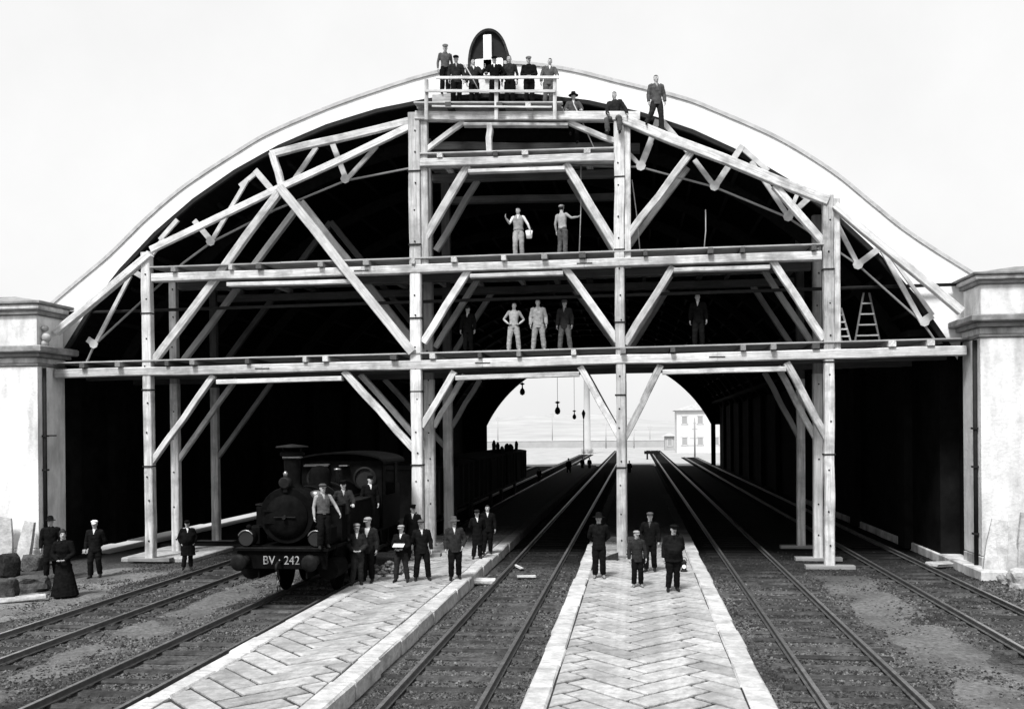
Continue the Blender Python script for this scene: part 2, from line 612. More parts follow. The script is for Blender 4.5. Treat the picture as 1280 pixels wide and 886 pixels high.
for (ex0, ex1, ey1) in ((-11.7, -10.1, -1.0), (4.9, 7.0, -1.5), (-17.5, -14.2, -1.2)):
    b = MB(); vs, fs = [], []
    nx_, ny_ = 14, 130
    for j in range(ny_ + 1):
        for i in range(nx_ + 1):
            x, y = ex0 + (ex1 - ex0) * i / nx_, -24 + (ey1 + 24) * j / ny_
            e_ = min(i, nx_ - i) / 3.0
            x += .25 * mnoise.noise(V((y * .7, ex0, 0))) + .1 * mnoise.noise(V((y * 2.5, ex0, x)))
            vs.append((x, y, -.075 + .075 * min(1, e_) + .045 * mnoise.noise(V((x * .9, y * .9, 2))) + .012 * mnoise.noise(V((x * 5, y * 5, 2)))))
    for j in range(ny_):
        for i in range(nx_):
            a = j * (nx_ + 1) + i
            fs.append([a, a + 1, a + nx_ + 2, a + nx_ + 1])
    b.add(vs, fs, 0, True)
    tag(b.build('earth_strip', M['earth']), kind='structure')
# gravel: loose ballast stones
gm = MB()
gv, gf, gmi = [], [], []
OCT = [(1, 0, 0), (.1, 1, 0), (-1, .1, 0), (0, -1, 0), (.45, .4, .75), (-.5, .3, .9), (-.1, -.55, .8)]
cnt = 0
while cnt < 120000:
    y = -18.5 + 24 * (RND.random() ** 1.4)
    x = RND.uniform(-17 - y * .1, 14)
    if -7.75 < x < -4.5 or -1.85 < x < 2.15: continue
    if any(abs(x - r) < .07 for r in (-13.55, -12.05, -9.52, -8.02, -3.98, -2.46, 2.88, 4.42, 7.35, 8.88)): continue
    if (-11.6 < x < -10.2 or 5.0 < x < 6.9 or x < -14.3) and RND.random() < .55: continue
    if y > -1 and RND.random() < (y + 1) / 5.5: continue
    dens = mnoise.noise(V((x * .5, y * .5, 3)))
    if dens < RND.uniform(-.5, .3): continue
    s = RND.choice((RND.uniform(.010, .026), RND.uniform(.014, .040))) * (1.0 if y < -8 else 1.2)
    zz = -.02 + .035 * mnoise.noise(V((x * .6, y * .6, 0)))
    a = RND.uniform(0, 6.28)
    ca, sa = math.cos(a), math.sin(a)
    o = len(gv)
    for (ox, oy, oz) in OCT:
        k = s * RND.uniform(.7, 1.3)
        gv.append((x + (ox * ca - oy * sa) * k, y + (ox * sa + oy * ca) * k, zz + oz * k * .9))
    gf += [(o, o + 1, o + 4), (o + 1, o + 5, o + 4), (o + 1, o + 2, o + 5), (o + 2, o + 3, o + 6), (o + 2, o + 6, o + 5), (o + 3, o, o + 6), (o, o + 4, o + 6), (o + 4, o + 5, o + 6)]
    gmi += [RND.choices((0, 1, 2), (6, 4, 2))[0]] * 8
    cnt += 1
me = bpy.data.meshes.new('gravel')
me.from_pydata(gv, [], gf)
for k_ in ('stone', 'stone_dark', 'stone_pale'): me.materials.append(M[k_])
me.polygons.foreach_set('material_index', gmi)
tag(link('gravel', me), 'loose grey ballast stones scattered between the tracks', 'gravel', kind='stuff')

# ------------------------------------------------------------------ the train shed (vault, arch front, walls)
YW = 0.85                                   # front of the white arch wall


def circ(p, q, r):
    ax, az, bx, bz, cx, cz = p.x, p.z, q.x, q.z, r.x, r.z
    d = 2 * (ax * (bz - cz) + bx * (cz - az) + cx * (az - bz))
    ux = ((ax * ax + az * az) * (bz - cz) + (bx * bx + bz * bz) * (cz - az) + (cx * cx + cz * cz) * (az - bz)) / d
    uz = ((ax * ax + az * az) * (cx - bx) + (bx * bx + bz * bz) * (ax - cx) + (cx * cx + cz * cz) * (bx - ax)) / d
    return ux, uz, math.hypot(ax - ux, az - uz)


pl, pc, pr = at(83, 440, YW), at(660, 120, YW), at(1186, 432, YW)
AX, AZ, AR = circ(pl, pc, pr)
al, ar_ = math.atan2(pl.z - AZ, pl.x - AX), math.atan2(pr.z - AZ, pr.x - AX)
OUT_PX = [(60, 386), (100, 352), (139, 319), (185, 274), (234, 233), (300, 190), (338, 168), (400, 141), (457, 120), (545, 93), (628, 81), (703, 88), (771, 104), (850, 124), (893, 140), (972, 175), (1039, 216), (1085, 253), (1127, 287), (1170, 316), (1215, 344)]
_cp = [at(x, y, YW) for x, y in OUT_PX]
OCUR = []
for _i in range(len(_cp) - 1):                 # smooth curve through the measured points
    _p0, _p1, _p2, _p3 = _cp[max(_i - 1, 0)], _cp[_i], _cp[_i + 1], _cp[min(_i + 2, len(_cp) - 1)]
    for _k in range(6):
        _t = _k / 6
        _q = (_p1 * 2 + (_p2 - _p0) * _t + (_p0 * 2 - _p1 * 5 + _p2 * 4 - _p3) * _t * _t + (_p1 * 3 - _p0 - _p2 * 3 + _p3) * _t ** 3) * .5
        OCUR.append((_q.x, _q.z))
OCUR.append((_cp[-1].x, _cp[-1].z))
print('arch', AX, AZ, AR, pl, pr)
XL, XR = pl.x, pr.x
shed = root('train_shed', (AX, YW, 0), 'great vaulted train shed with white arch front and sooty dark interior', 'train shed')


def oarc(off=0.0):
    """outer curve of the arch, moved outwards by off"""
    r = []
    for i, (x, z) in enumerate(OCUR):
        a, c = OCUR[max(i - 1, 0)], OCUR[min(i + 1, len(OCUR) - 1)]
        t = V((c[0] - a[0], c[1] - a[1])).normalized()
        r.append((x - t.y * off, z + t.x * off))
    return r


def ocrown(x):
    for a, c in zip(OCUR[:-1], OCUR[1:]):
        if a[0] <= x <= c[0]: return a[1] + (c[1] - a[1]) * (x - a[0]) / (c[0] - a[0])


def arc(r, n, a0=al, a1=ar_):
    return [(AX + r * math.cos(a0 + (a1 - a0) * i / n), AZ + r * math.sin(a0 + (a1 - a0) * i / n)) for i in range(n + 1)]


N = len(OCUR) - 1
# the face runs a little past the spring so that it dies into the piers
inn, out = arc(AR, N, al + .03, ar_ - .03), oarc()
b = MB()
for i in range(N):
    q = [inn[i], inn[i + 1], out[i + 1], out[i]]
    vs = [(x, YW, z) for x, z in q] + [(x, YW + .35, z) for x, z in q]
    fs = [[0, 1, 2, 3], [7, 6, 5, 4], [3, 2, 6, 7]]
    b.add(vs, [[0, 4, 5, 1]], 1)
    if i == 0: fs.append([0, 3, 7, 4])
    if i == N - 1: fs.append([1, 5, 6, 2])
    b.add(vs, fs)
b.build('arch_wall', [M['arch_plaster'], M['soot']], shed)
b = MB()
m0, m1 = oarc(.003), oarc(.11)
for i in range(N):
    q = [m0[i], m0[i + 1], m1[i + 1], m1[i]]
    vs = [(x, YW - .05, z) for x, z in q] + [(x, YW + .32, z) for x, z in q]
    b.add(vs, [[0, 1, 2, 3], [7, 6, 5, 4], [0, 4, 5, 1], [3, 2, 6, 7]])
b.build('arch_moulding', M['moulding'], shed)
# vault roof shell (rings in Y) and its boards' ribs
b = MB()
y0, y1 = YW + .35, YEND
ri, ro = arc(AR + .02, 40), arc(AR + .35, 40)
for i in range(40):
    q = [ri[i], ri[i + 1], ro[i + 1], ro[i]]
    vs = [(x, y0, z) for x, z in q] + [(x, y1, z) for x, z in q]
    b.add(vs, [[0, 1, 2, 3], [7, 6, 5, 4], [0, 4, 5, 1], [3, 2, 6, 7]])
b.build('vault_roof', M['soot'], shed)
for k in range(15):
    y = 4.5 + k * 5.7
    b = MB()
    r0, r1 = arc(AR - (.42 if k < 14 else .85), 40), arc(AR + .01, 40)
    for i in range(40):
        q = [r0[i], r0[i + 1], r1[i + 1], r1[i]]
        vs = [(x, y, z) for x, z in q] + [(x, y + .12, z) for x, z in q]
        b.add(vs, [[0, 1, 2, 3], [7, 6, 5, 4], [0, 4, 5, 1]])
    if k < 14: b.build('roof_rib', M['sootiron'], shed)
for k in range(1, 24):
    a = al + (ar_ - al) * k / 24
    x, z = AX + (AR - .06) * math.cos(a), AZ + (AR - .06) * math.sin(a)
    rot = Matrix.Rotation(-(a - math.pi / 2), 3, 'Y')
    b = MB(); b.box((x, (2 + YEND) / 2, z), (.12, YEND - 2.2, .16), rot=rot)
    b.build('purlin', M['sootiron'], shed)
# side walls with blind arches
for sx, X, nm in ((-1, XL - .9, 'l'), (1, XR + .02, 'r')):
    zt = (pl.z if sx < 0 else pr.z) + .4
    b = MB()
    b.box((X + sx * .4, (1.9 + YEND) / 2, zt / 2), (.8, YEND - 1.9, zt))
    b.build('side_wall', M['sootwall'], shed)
    for k in range(10):
        y = 5.5 + k * 8
        b = MB(); b.box((X - sx * .14, y, zt / 2 - .01), (.3, .9, zt - .05), bev=.03)
        b.build('pilaster', M['sootwall'], shed)
    # ledge
    # shelf of the vault over the wall
    b = MB(); b.box((X + sx * -.2, (1.9 + YEND) / 2, zt + .12), (1.5, YEND - 1.9, .22))
    b.build('wall_plate', M['sootwall'], shed)
# far end: a lower arch on slim jambs before the open yard
EX, EZ, ER = circ(at(608, 532, YEND), at(748, 444, YEND), at(889, 530, YEND))
ea0, ea1 = math.pi - math.asin((at(608, 532, YEND).z - EZ) / ER), math.asin((at(889, 530, YEND).z - EZ) / ER)
b = MB()
ei = [(EX + ER * math.cos(ea0 + (ea1 - ea0) * i / 40), EZ + ER * math.sin(ea0 + (ea1 - ea0) * i / 40)) for i in range(41)]
eo = arc(AR + .3, 40)
for i in range(40):
    q = [ei[i], ei[i + 1], eo[i + 1], eo[i]]
    vs = [(x, YEND + .005, z) for x, z in q] + [(x, YEND + .5, z) for x, z in q]
    b.add(vs, [[0, 1, 2, 3], [7, 6, 5, 4], [0, 4, 5, 1], [3, 2, 6, 7]])
b.build('end_arch', M['soot'], shed)
jl, jr = at(608, 532, YEND), at(889, 530, YEND)
b = MB(); b.box((jl.x - .3, YEND + .25, jl.z / 2), (.6, .48, jl.z + .2), bev=.04); b.build('end_jamb', M['sootwall'], shed)
b = MB(); b.box((jr.x + .25, YEND + .25, jr.z / 2), (.5, .48, jr.z + .2), bev=.04); b.build('end_jamb', M['sootwall'], shed)
b = MB(); b.box(((jl.x - .61 + XL - 1.5) / 2, YEND + .3, pl.z / 2), (jl.x - .61 - XL + 1.5, .38, pl.z + .3)); b.build('end_wall', M['sootwall'], shed)
b = MB(); b.box((jl.x - .31, YEND + .27, (jl.z + .12 + pl.z) / 2), (.6, .42, pl.z - jl.z + .2)); b.build('end_wall', M['sootwall'], shed)
b = MB(); b.box(((jr.x + XR + 1.5) / 2, YEND + .27, (jr.z + .12 + pr.z) / 2), (XR + 1.5 - jr.x, .42, pr.z - jr.z + .2)); b.build('end_lintel', M['sootwall'], shed)
# tie rod across the arch with its turnbuckles
ty = 0.62
p0, p1 = at(66, 392, ty), at(1212, 355, ty)
b = MB(); b.tube([p0, p1], .055, 8); b.build('tie_rod', M['iron'], shed)
# inner office wall with fan light, left of the tracks
ow = at(84, 440, 9); ow2 = at(186, 440, 9)
b = MB()
b.box(((ow.x - 2 + ow2.x) / 2, 9.3, 3.6), (ow2.x - ow.x + 2, .6, 7.2))
b.build('office_wall', M['sootwall'], shed)
fc = at(112, 519, 8.95)
fl = root('fan_window', fc, None, None)
del_keys = [k for k in fl.keys()]
fl.parent = shed; fl.location = fc - wloc(shed)
for k in range(7):
    a = math.pi * k / 6
    b = MB()
    b.box(fc + V((math.cos(a) * .33, 0, .02 + math.sin(a) * .33)), (.56, .05, .035), rot=Matrix.Rotation(-a, 3, 'Y'))
    b.build('fan_bar', M['white'], fl)
for k in range(6):
    a0, a1 = math.pi * k / 6 + .05, math.pi * (k + 1) / 6 - .05
    b = MB()
    poly = [(fc.x + .15 * math.cos((a0 + a1) / 2), fc.z + .02 + .15 * math.sin((a0 + a1) / 2)), (fc.x + .62 * math.cos(a0), fc.z + .02 + .62 * math.sin(a0)), (fc.x + .62 * math.cos(a1), fc.z + .02 + .62 * math.sin(a1))]
    b.prism(poly, fc.y + .02, fc.y + .03)
    b.build('pane', M['pane'], fl)

# crest on the crown of the arch
cp = at(611.5, 88, YW + .1)
hw = abs(at(637, 88, YW + .1).x - cp.x)
top = at(611, 39, YW + .1).z
zb = ocrown(cp.x)
crest = root('rounded_crest', (cp.x, YW + .1, zb - .4), 'dark round headed crest with white upright bar on top of the arch', 'crest')


def half_oval(w, h, n=24, base=0.0):
    return [(cp.x + w, zb - .35)] + [(cp.x + w * math.cos(math.pi * i / n), zb + base + h * max(0, math.sin(math.pi * i / n)) ** .9) for i in range(n + 1)] + [(cp.x - w, zb - .35)]


H0 = top - zb
o_, i_ = half_oval(hw, H0), half_oval(hw - .07, H0 - .08)
b = MB()
k = len(o_)
for i in range(k - 1):
    q = [i_[i], i_[i + 1], o_[i + 1], o_[i]]
    vs = [(x, YW - .12, z) for x, z in q] + [(x, YW + .55, z) for x, z in q]
    b.add(vs, [[0, 1, 2, 3], [7, 6, 5, 4], [0, 4, 5, 1], [3, 2, 6, 7]])
b.build('crest_frame', M['sleeper'], crest)
b = MB(); b.prism(half_oval(hw - .075, H0 - .085), YW + .0, YW + .5); b.build('crest_panel', M['iron'], crest)
b = MB(); b.box((cp.x - .02, YW - .05, zb + (H0 - .22) / 2 - .2), (.27, .2, H0 - .22 + .4), bev=.02)
b.build('crest_bar', M['white'], crest)
b = MB(); b.box((cp.x + .02, YW - .02, zb - .02), (.95, .26, .42), bev=.05)
b.build('crest_base', M['white'], crest)


# ------------------------------------------------------------------ stone piers
def pier(edge_px, side, ys, label):
    """ys: photo rows (front face) of cap top, cap bottom, cornice top, cornice bottom; side +1: pier lies left of edge"""
    yf, yb = -1.0, 0.55
    e = at(edge_px, 500, yf).x
    z = [at(edge_px, y, yf).z for y in ys]
    wdt = 3.4
    cx = e - side * wdt / 2
    cy = (yf + yb) / 2
    t = root('stone_pier', (cx, cy, 0), label, 'pier', 'plastered piers at the two feet of the arch')
    dp = yb - yf

    def slab(nm, z0, z1, gro, m, bev=.03, cut=0):
        bb = MB(); bb.box((cx, cy, (z0 + z1) / 2), (wdt + 2 * gro, dp + 2 * gro, z1 - z0), bev=bev)
        return bb.build(nm, m, t)
    slab('plinth', -.15, .55, .012, M['plaster_old'])
    slab('shaft', .552, z[3] - .30, 0, M['plaster'])
    slab('neck_moulding', z[3] - .298, z[3] - .22, .05, M['cornice'], .02)
    slab('frieze', z[3] - .218, z[3], .02, M['plaster_old'])
    slab('cornice', z[3] + .002, z[3] + .14, .16, M['cornice'], .02)
    slab('cornice', z[3] + .142, z[2], .34, M['cornice'], .04)
    slab('attic_block', z[2] + .002, z[1], -.03, M['plaster'])
    h = z[0] - z[1]
    slab('cap_moulding', z[1] + .002, z[1] + h * .35, .08, M['cornice'], .02)
    slab('cap_moulding', z[1] + h * .35 + .002, z[1] + h * .75, .17, M['plaster_old'], .05)
    slab('cap_moulding', z[1] + h * .75 + .002, z[0], .24, M['cornice'], .03)
    bb = MB()
    w2, d2 = wdt / 2 + .12, dp / 2 + .12
    bb.rings([[V((cx - w2, cy - d2, z[0] + .002)), V((cx + w2, cy - d2, z[0] + .002)), V((cx + w2, cy + d2, z[0] + .002)), V((cx - w2, cy + d2, z[0] + .002))],
              [V((cx - w2 * .25, cy - .1, z[0] + .26)), V((cx + w2 * .25, cy - .1, z[0] + .26)), V((cx + w2 * .25, cy + .1, z[0] + .26)), V((cx - w2 * .25, cy + .1, z[0] + .26))]], 0, True, False)
    bb.build('cap_top', M['cornice'], t)
    # scroll bracket carved on the attic's inner flank
    bb = MB()
    sx = e + side * .02
    for r_, dz, dx in ((.17, .30, .12), (.11, .62, .07), (.13, .10, .05)):
        bb.ell((sx + side * dx * .6, yf + .35, z[2] + dz), (r_, .16, r_), 10, 6)
    if side > 0: bb.build('scroll_bracket', M['plaster_old'], t)
    # wall joining the pier to the arch
    bb = MB()
    bb.box((e - side * 1.25, .95 + .6, z[3] / 2), (1.9, 1.0, z[3] - .02), bev=.02)
    bb.build('jamb_wall', M['sootwall'], t)
    # corner rain pipe with brackets
    bb = MB()
    px_ = e + side * .07
    bb.tube([(px_, yf + .28, .1), (px_, yf + .28, z[3] - .35)], .065, 8)
    bp = bb.build('rain_pipe', M['iron'], t)
    for zz in (1.2, 3.2, 4.35):
        bb = MB(); bb.box((px_ + side * .02, yf + .28, zz), (.16, .18, .06)); bb.build('pipe_bracket', M['iron'], bp)
    if side > 0:
        bb = MB(); bb.box((px_ + .2, yf + .28, 4.36), (.42, .05, .05)); bb.build('pipe_arm', M['iron'], bp)
    return t, e


pierL, eL = pier(47, 1, (376, 393, 432, 446), 'white plastered pier with rain pipe at the left foot of the arch')
pierR, eR = pier(1226, -1, (341, 355, 394, 409), 'white plastered pier with leaning slabs at the right foot of the arch')

# slabs leaning on the piers
for (px, py0, py1, w, lean, nm, lb) in (
        (1241, 648, 712, .60, .22, 'leaning_slab', 'tall pale slab leaning on the right pier, next to the rain pipe'),
        (1262, 655, 722, .62, -.16, 'leaning_slab', 'broad pale slab leaning on the right pier, the middle one'),
        (1283, 640, 722, .6, .12, 'leaning_slab', 'pale slab leaning on the right pier, cut by the picture edge'),
        (4, 645, 705, .55, -.10, 'leaning_slab', 'pale stone slab leaning on the left pier at the picture edge'),
        (27, 650, 700, .5, .10, 'leaning_slab', 'narrow pale slab leaning on the left pier near its corner')):
    p = at(px, 600, -1.62); p.z = 0
    h = at(px, py0, -1.35).z
    b = MB()
    b.rings([[V((-w / 2, -.09, 0)), V((w / 2, -.09, 0)), V((w / 2 * .98, .07, 0)), V((-w / 2, .07, 0))],
             [V((-w / 2 * .9 + lean * .5, .05, h * .55)), V((w / 2 * 1.02 + lean * .5, .05, h * .5)), V((w / 2 + lean * .5, .19, h * .5)), V((-w / 2 * .9 + lean * .5, .19, h * .55))],
             [V((-w / 2 * .62 + lean, .20, h)), V((w / 2 * .8 + lean, .20, h * .96)), V((w / 2 * .75 + lean, .32, h * .96)), V((-w / 2 * .6 + lean, .32, h))]], 0, True, False)
    o = b.build(nm, M['kerb'])
    o.location = o.location + p
    o.rotation_euler = (0, 0, RND.uniform(-.15, .15))
    tag(o, lb, 'stone slab', 'slabs leaning on the piers')


# ------------------------------------------------------------------ timber scaffold frames
YR = (0.0, 1.9, 5.2)
FR_LABEL = ('front timber frame of the scaffold with long principals under the arch',
            'second timber frame of the scaffold, just behind the front one',
            'rear timber frame of the scaffold, deepest in the dark shed')
sc = (at(700, 450, 0) - at(699, 450, 0)).length   # metres in one photo pixel on the front plane


def px2(p):
    return at(p[0], p[1], 0.0)


POSTS = [((183.5, 316), (188.5, 697), 12.5), ((518, 142), (523, 668), 15), ((773.5, 150), (777, 700), 12.5), ((1034.5, 245), (1037, 708), 12.5)]
LEV1 = ((72, 467.5), (1206, 438.5), 13)
LEV2 = ((192, 348), (1026, 320.5), 12)
LEV3 = ((526, 205), (768, 198), 10)
TOPB = ((520, 146), (800, 147), 11)
BR_LOW = [((267, 469), (190, 577), 7.5), ((430, 464), (519, 563), 9), ((568, 464), (527, 533), 8), ((725, 458), (775, 548), 8), ((826, 456), (779, 550), 8.5), ((983, 453), (1034, 548), 8.5)]
BR_MID = [((587, 335), (529, 428), 9), ((704, 332), (772, 426), 9), ((841, 333), (781, 430), 8.5), ((963, 322), (1030, 424), 8.5)]
BR_UP = [((585, 207), (530, 300), 10), ((707, 205), (772, 312), 10), ((864, 190), (781, 300), 8.5)]
BR_TOP = [((580, 152), (528, 191), 6), ((710, 152), (768, 176), 6.5)]
PRIN = [((188, 312), (516, 156), 8.5), ((338, 193), (516, 150), 9), ((352, 236), (517, 441), 11), ((352, 236), (192, 451), 10), ((340, 191), (354, 240), 8.5),
        ((779, 151), (1034, 252), 11.5), ((968, 232), (1030, 304), 8.5),
        ((190, 318), (72, 416), 9), ((1042, 258), (1200, 390), 9), ((612, 155), (612, 192), 7)]


def timb_px(nm, t, rec, w, d, m, dy, yoff):
    a, b_ = px2(rec[0]), px2(rec[1])
    a.y = b_.y = yoff + dy
    return timber(nm, a, b_, w * sc, d, m, t, jit=.022)


frames = []
for fi, yo in enumerate(YR):
    m = M['timber'] if fi == 0 else M['timber']
    f0 = px2(POSTS[0][1])
    t = root('timber_frame', (f0.x, yo, 0), FR_LABEL[fi], 'timber frame', 'timber frames of the scaffold')
    frames.append(t)
    for pi, (a, c, w) in enumerate(POSTS):
        A, B = px2(a), px2(c)
        zfoot = PLZ + .1 if pi in (1, 2) else (.16 if pi == 0 else .12)
        # straight down to the foot
        k = (zfoot - A.z) / (B.z - A.z)
        B = A + (B - A) * k
        A.y = B.y = yo
        if pi == 2 and fi > 0: pass
        z1 = px2(LEV1[0]).z
        if fi == 0:
            # two lengths scarfed together above the first deck; upper one doubled
            km = .34 if pi in (1, 2) else .5
            mid = A + (B - A) * (1 - (6.55 - zfoot) / (A.z - zfoot)) if pi in (0, 3) else A + (B - A) * (1 - (9.6 - zfoot) / (A.z - zfoot))
            po = timber('post', mid, B, w * sc * .92, .30, M['timber'], t, 6, .018)
            timber('post', A, mid + (A - mid).normalized() * .002, w * sc, .30, M['timber'], t, 6, .018)
            if pi in (1, 2, 3):
                off = V((w * sc * .82, .06, 0))
                timber('post', A + off + V((0, 0, -.1)), mid + off, w * sc * .6, .26, M['timber'], t)
        else:
            if pi in (1, 2): A.z = px2(TOPB[0]).z - .2
            elif pi == 0: A.z -= .25
            else: A.z -= .2
            zs = LEV1[2] * 0 + px2(LEV1[0]).z - .3
            ms_ = A + (B - A) * ((A.z - zs) / (A.z - B.z))
            po = timber('post', ms_, B, w * sc * .9, .28, M['timber'], t)
            timber('post', A, ms_ + V((0, 0, .004)), w * sc * .85, .27, M['timber_grey' if fi == 1 else 'timber_dark'], t)  # upper lengths in darker timber, the roof's shade put into the colour
        # sole plate under the foot
        timber('sole_plate', (B.x - .75, yo, B.z - .06), (B.x + .75, yo, B.z - .06), .12, .34, M['timber_grey'], t, 2)
        # bolts and straps
        n = 16 if pi in (1, 2) else 9
        bolt = MB(); bolt.lathe([(.028, -.02), (.028, .012), (.012, .022)], n=7, axis='Y')
        bme = bolt.mesh('bolt', M['iron'])
        if fi < 2:
            for k in range(n):
                q = A + (B - A) * ((k + .5 + RND.uniform(-.2, .2)) / n)
                o = link('bolt', bme, t, V((q.x + RND.uniform(-.05, .05), yo - .155 if fi == 0 else yo - .145, q.z)) - wloc(t))
                o.scale = (1, -1, 1)
        if fi == 0:
            for k in range(3 if pi in (0, 3) else 5):
                q = A + (B - A) * ((k + .8) / (4 if pi in (0, 3) else 6))
                s = MB(); s.box((q.x, yo, q.z), (w * sc + .03, .335, .045)); s.build('iron_strap', M['iron'], t)
    # beams
    for nm, rec in (('beam', LEV1), ('beam', LEV2), ('beam', LEV3), ('beam', TOPB)):
        if fi == 2 and rec is TOPB: continue
        a, c = px2(rec[0]), px2(rec[1])
        if fi == 1 and rec is TOPB: a.z -= .45; c.z -= .45
        n = max(1, round((c.x - a.x) / 7))
        for k in range(n):
            p, q = a + (c - a) * (k / n), a + (c - a) * ((k + 1) / n)
            p.y = q.y = yo - .02
            dx = (q - p).normalized() * .003
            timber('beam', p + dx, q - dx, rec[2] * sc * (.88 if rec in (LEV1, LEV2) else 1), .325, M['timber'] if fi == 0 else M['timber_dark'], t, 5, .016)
            if k < n - 1 and fi == 0:
                s = MB(); s.box((q.x, yo - .02, q.z), (.5, .35, .03)); s.build('fish_plate', M['iron'], t)
    # corbel lengths bolted under the beams between brace heads (front frame)
    for a, c, wpx in (((272, 474.5), (428, 470), 6), ((570, 469.5), (724, 464.5), 6), ((828, 462), (982, 458), 6), ((285, 353), (440, 349), 5), ((588, 342.5), (704, 338.5), 5), ((842, 335), (962, 331), 5), ((586, 212), (706, 208), 4.5), ((580, 153.5), (710, 153.5), 4)):
        if fi > 0: continue
        p, q = px2(a), px2(c)
        p.z -= .08; q.z -= .08
        p.y = q.y = yo + .01
        timber('corbel', p, q, wpx * sc, .27, M['timber'], t)
    for lst, d, dy in ((BR_LOW, .20, .03), (BR_MID, .20, .035)):
        for rec in lst:
            timb_px('brace', t, rec, rec[2] * (1 if fi == 0 else .85), d, M['timber'] if fi == 0 or (fi == 1 and lst is BR_LOW) else M['timber_grey'], dy, yo)  # rear braces in darker timber, standing in for shade under the roof
    if fi < 2:
        for rec in BR_UP: timb_px('brace', t, rec, rec[2] * (1 if fi == 0 else .8), .21, M['timber' if fi == 0 else 'timber_grey'], .04, yo)  # rear upper braces coloured darker for the same roof shade
    if fi == 0:
        for rec in BR_TOP: timb_px('brace', t, rec, rec[2], .18, M['timber'], .045, yo)
        for k, rec in enumerate(PRIN): timb_px('principal', t, rec, rec[2], .17 + .012 * k, M['timber'], .05 - .004 * k - (.22 if k in (2,) else 0) - (.12 if k in (5, 7, 8) else 0), yo)
    else:
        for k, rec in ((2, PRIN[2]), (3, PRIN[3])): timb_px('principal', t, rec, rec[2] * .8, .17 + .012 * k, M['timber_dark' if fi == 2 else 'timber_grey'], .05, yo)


# ------------------------------------------------------------------ working decks
def deck(rec, dz_px, y0, y1, label, rail=False):
    a, c = px2(rec[0]), px2(rec[1])
    hz = rec[2] * sc / 2
    t = root('working_deck', (a.x, (y0 + y1) / 2, a.z + hz), label, 'plank deck', 'plank decks of the scaffold')
    L = c.x - a.x
    sl = (c.z - a.z) / L
    # joists running back
    nj = max(3, round(L / 1.55))
    jh = dz_px * sc - .05
    for k in range(nj):
        x = a.x + L * (k + .5) / nj + RND.uniform(-.55, .55)
        z = a.z + (x - a.x) * sl + hz + jh / 2 + .004
        timber('joist', (x, y0 - RND.uniform(.02, .14), z), (x, y1, z + .0), jh, RND.uniform(.12, .22), M[RND.choice(('timber_grey', 'timber', 'timber_dark'))], t, 2)
    # planks along
    pw = .25
    ny = int((y1 - y0) / (pw + .012))
    seg = max(1, round(L / 4.6))
    for j in range(ny):
        yy = y0 + .03 + (pw + .012) * (j + .5)
        x = a.x
        sh = RND.uniform(-.6, .6) if seg > 1 else 0
        for k in range(seg):
            xa = a.x + (L * k / seg + (sh if k > 0 else RND.uniform(-.08, .02)))
            xb = a.x + (L * (k + 1) / seg + (sh if k < seg - 1 else RND.uniform(-.02, .08)))
            za = a.z + (xa - a.x) * sl + hz + jh + .03 + RND.uniform(0, .006)
            zb_ = a.z + (xb - a.x) * sl + hz + jh + .03 + RND.uniform(0, .006)
            timber('plank', (xa + .004, yy, za), (xb - .004, yy, zb_), .045, pw, M['plank'], t, 3, .004)
    return t, lambda px, Y: V((at(px, 400, Y).x, Y, a.z + (at(px, 400, Y).x - a.x) * sl + hz + jh + .058))


d1, D1 = deck(LEV1, 8.5, -.22, 5.5, 'lowest plank deck of the scaffold, spanning from pier to pier')
d2, D2 = deck(LEV2, 8.5, -.20, 5.5, 'middle plank deck of the scaffold where two men stand')
d3, D3 = deck(LEV3, 7.5, -.18, 2.2, 'short upper plank deck between the two tall posts')
dt, DT = deck(((522, 141), (702, 141), 4), 6.5, -.45, .72, 'topmost railed deck of the scaffold with a group of men')
# guard rail of the top deck
yr = -.40
for (x, y_t) in ((533, 100), (620.5, 97), (693.5, 97)):
    a, c = at(x, y_t, yr), at(x, 150, yr)
    timber('rail_post', c, a, .115, .10, M['timber'], dt, 3)
for (xa, ya, xb, yb, w) in ((545, 97.5, 699, 97, .085), (531, 114, 694, 114, .085), (540, 133, 690, 134, .06)):
    timber('guard_rail', at(xa, ya, yr - .085), at(xb, yb, yr - .085), w, .055, M['timber'], dt, 4, .012)
# rubble lumps lying on the top beam edge are joist heads: two knobs
# ------------------------------------------------------------------ lattice roof rib in the arch
tr = root('roof_rib_truss', (AX, .45, 0), 'pale lattice roof rib of struts curving under the arch front', 'roof truss')
YT = .46


def tp(p, dy=0): return at(p[0], p[1], YT + dy)


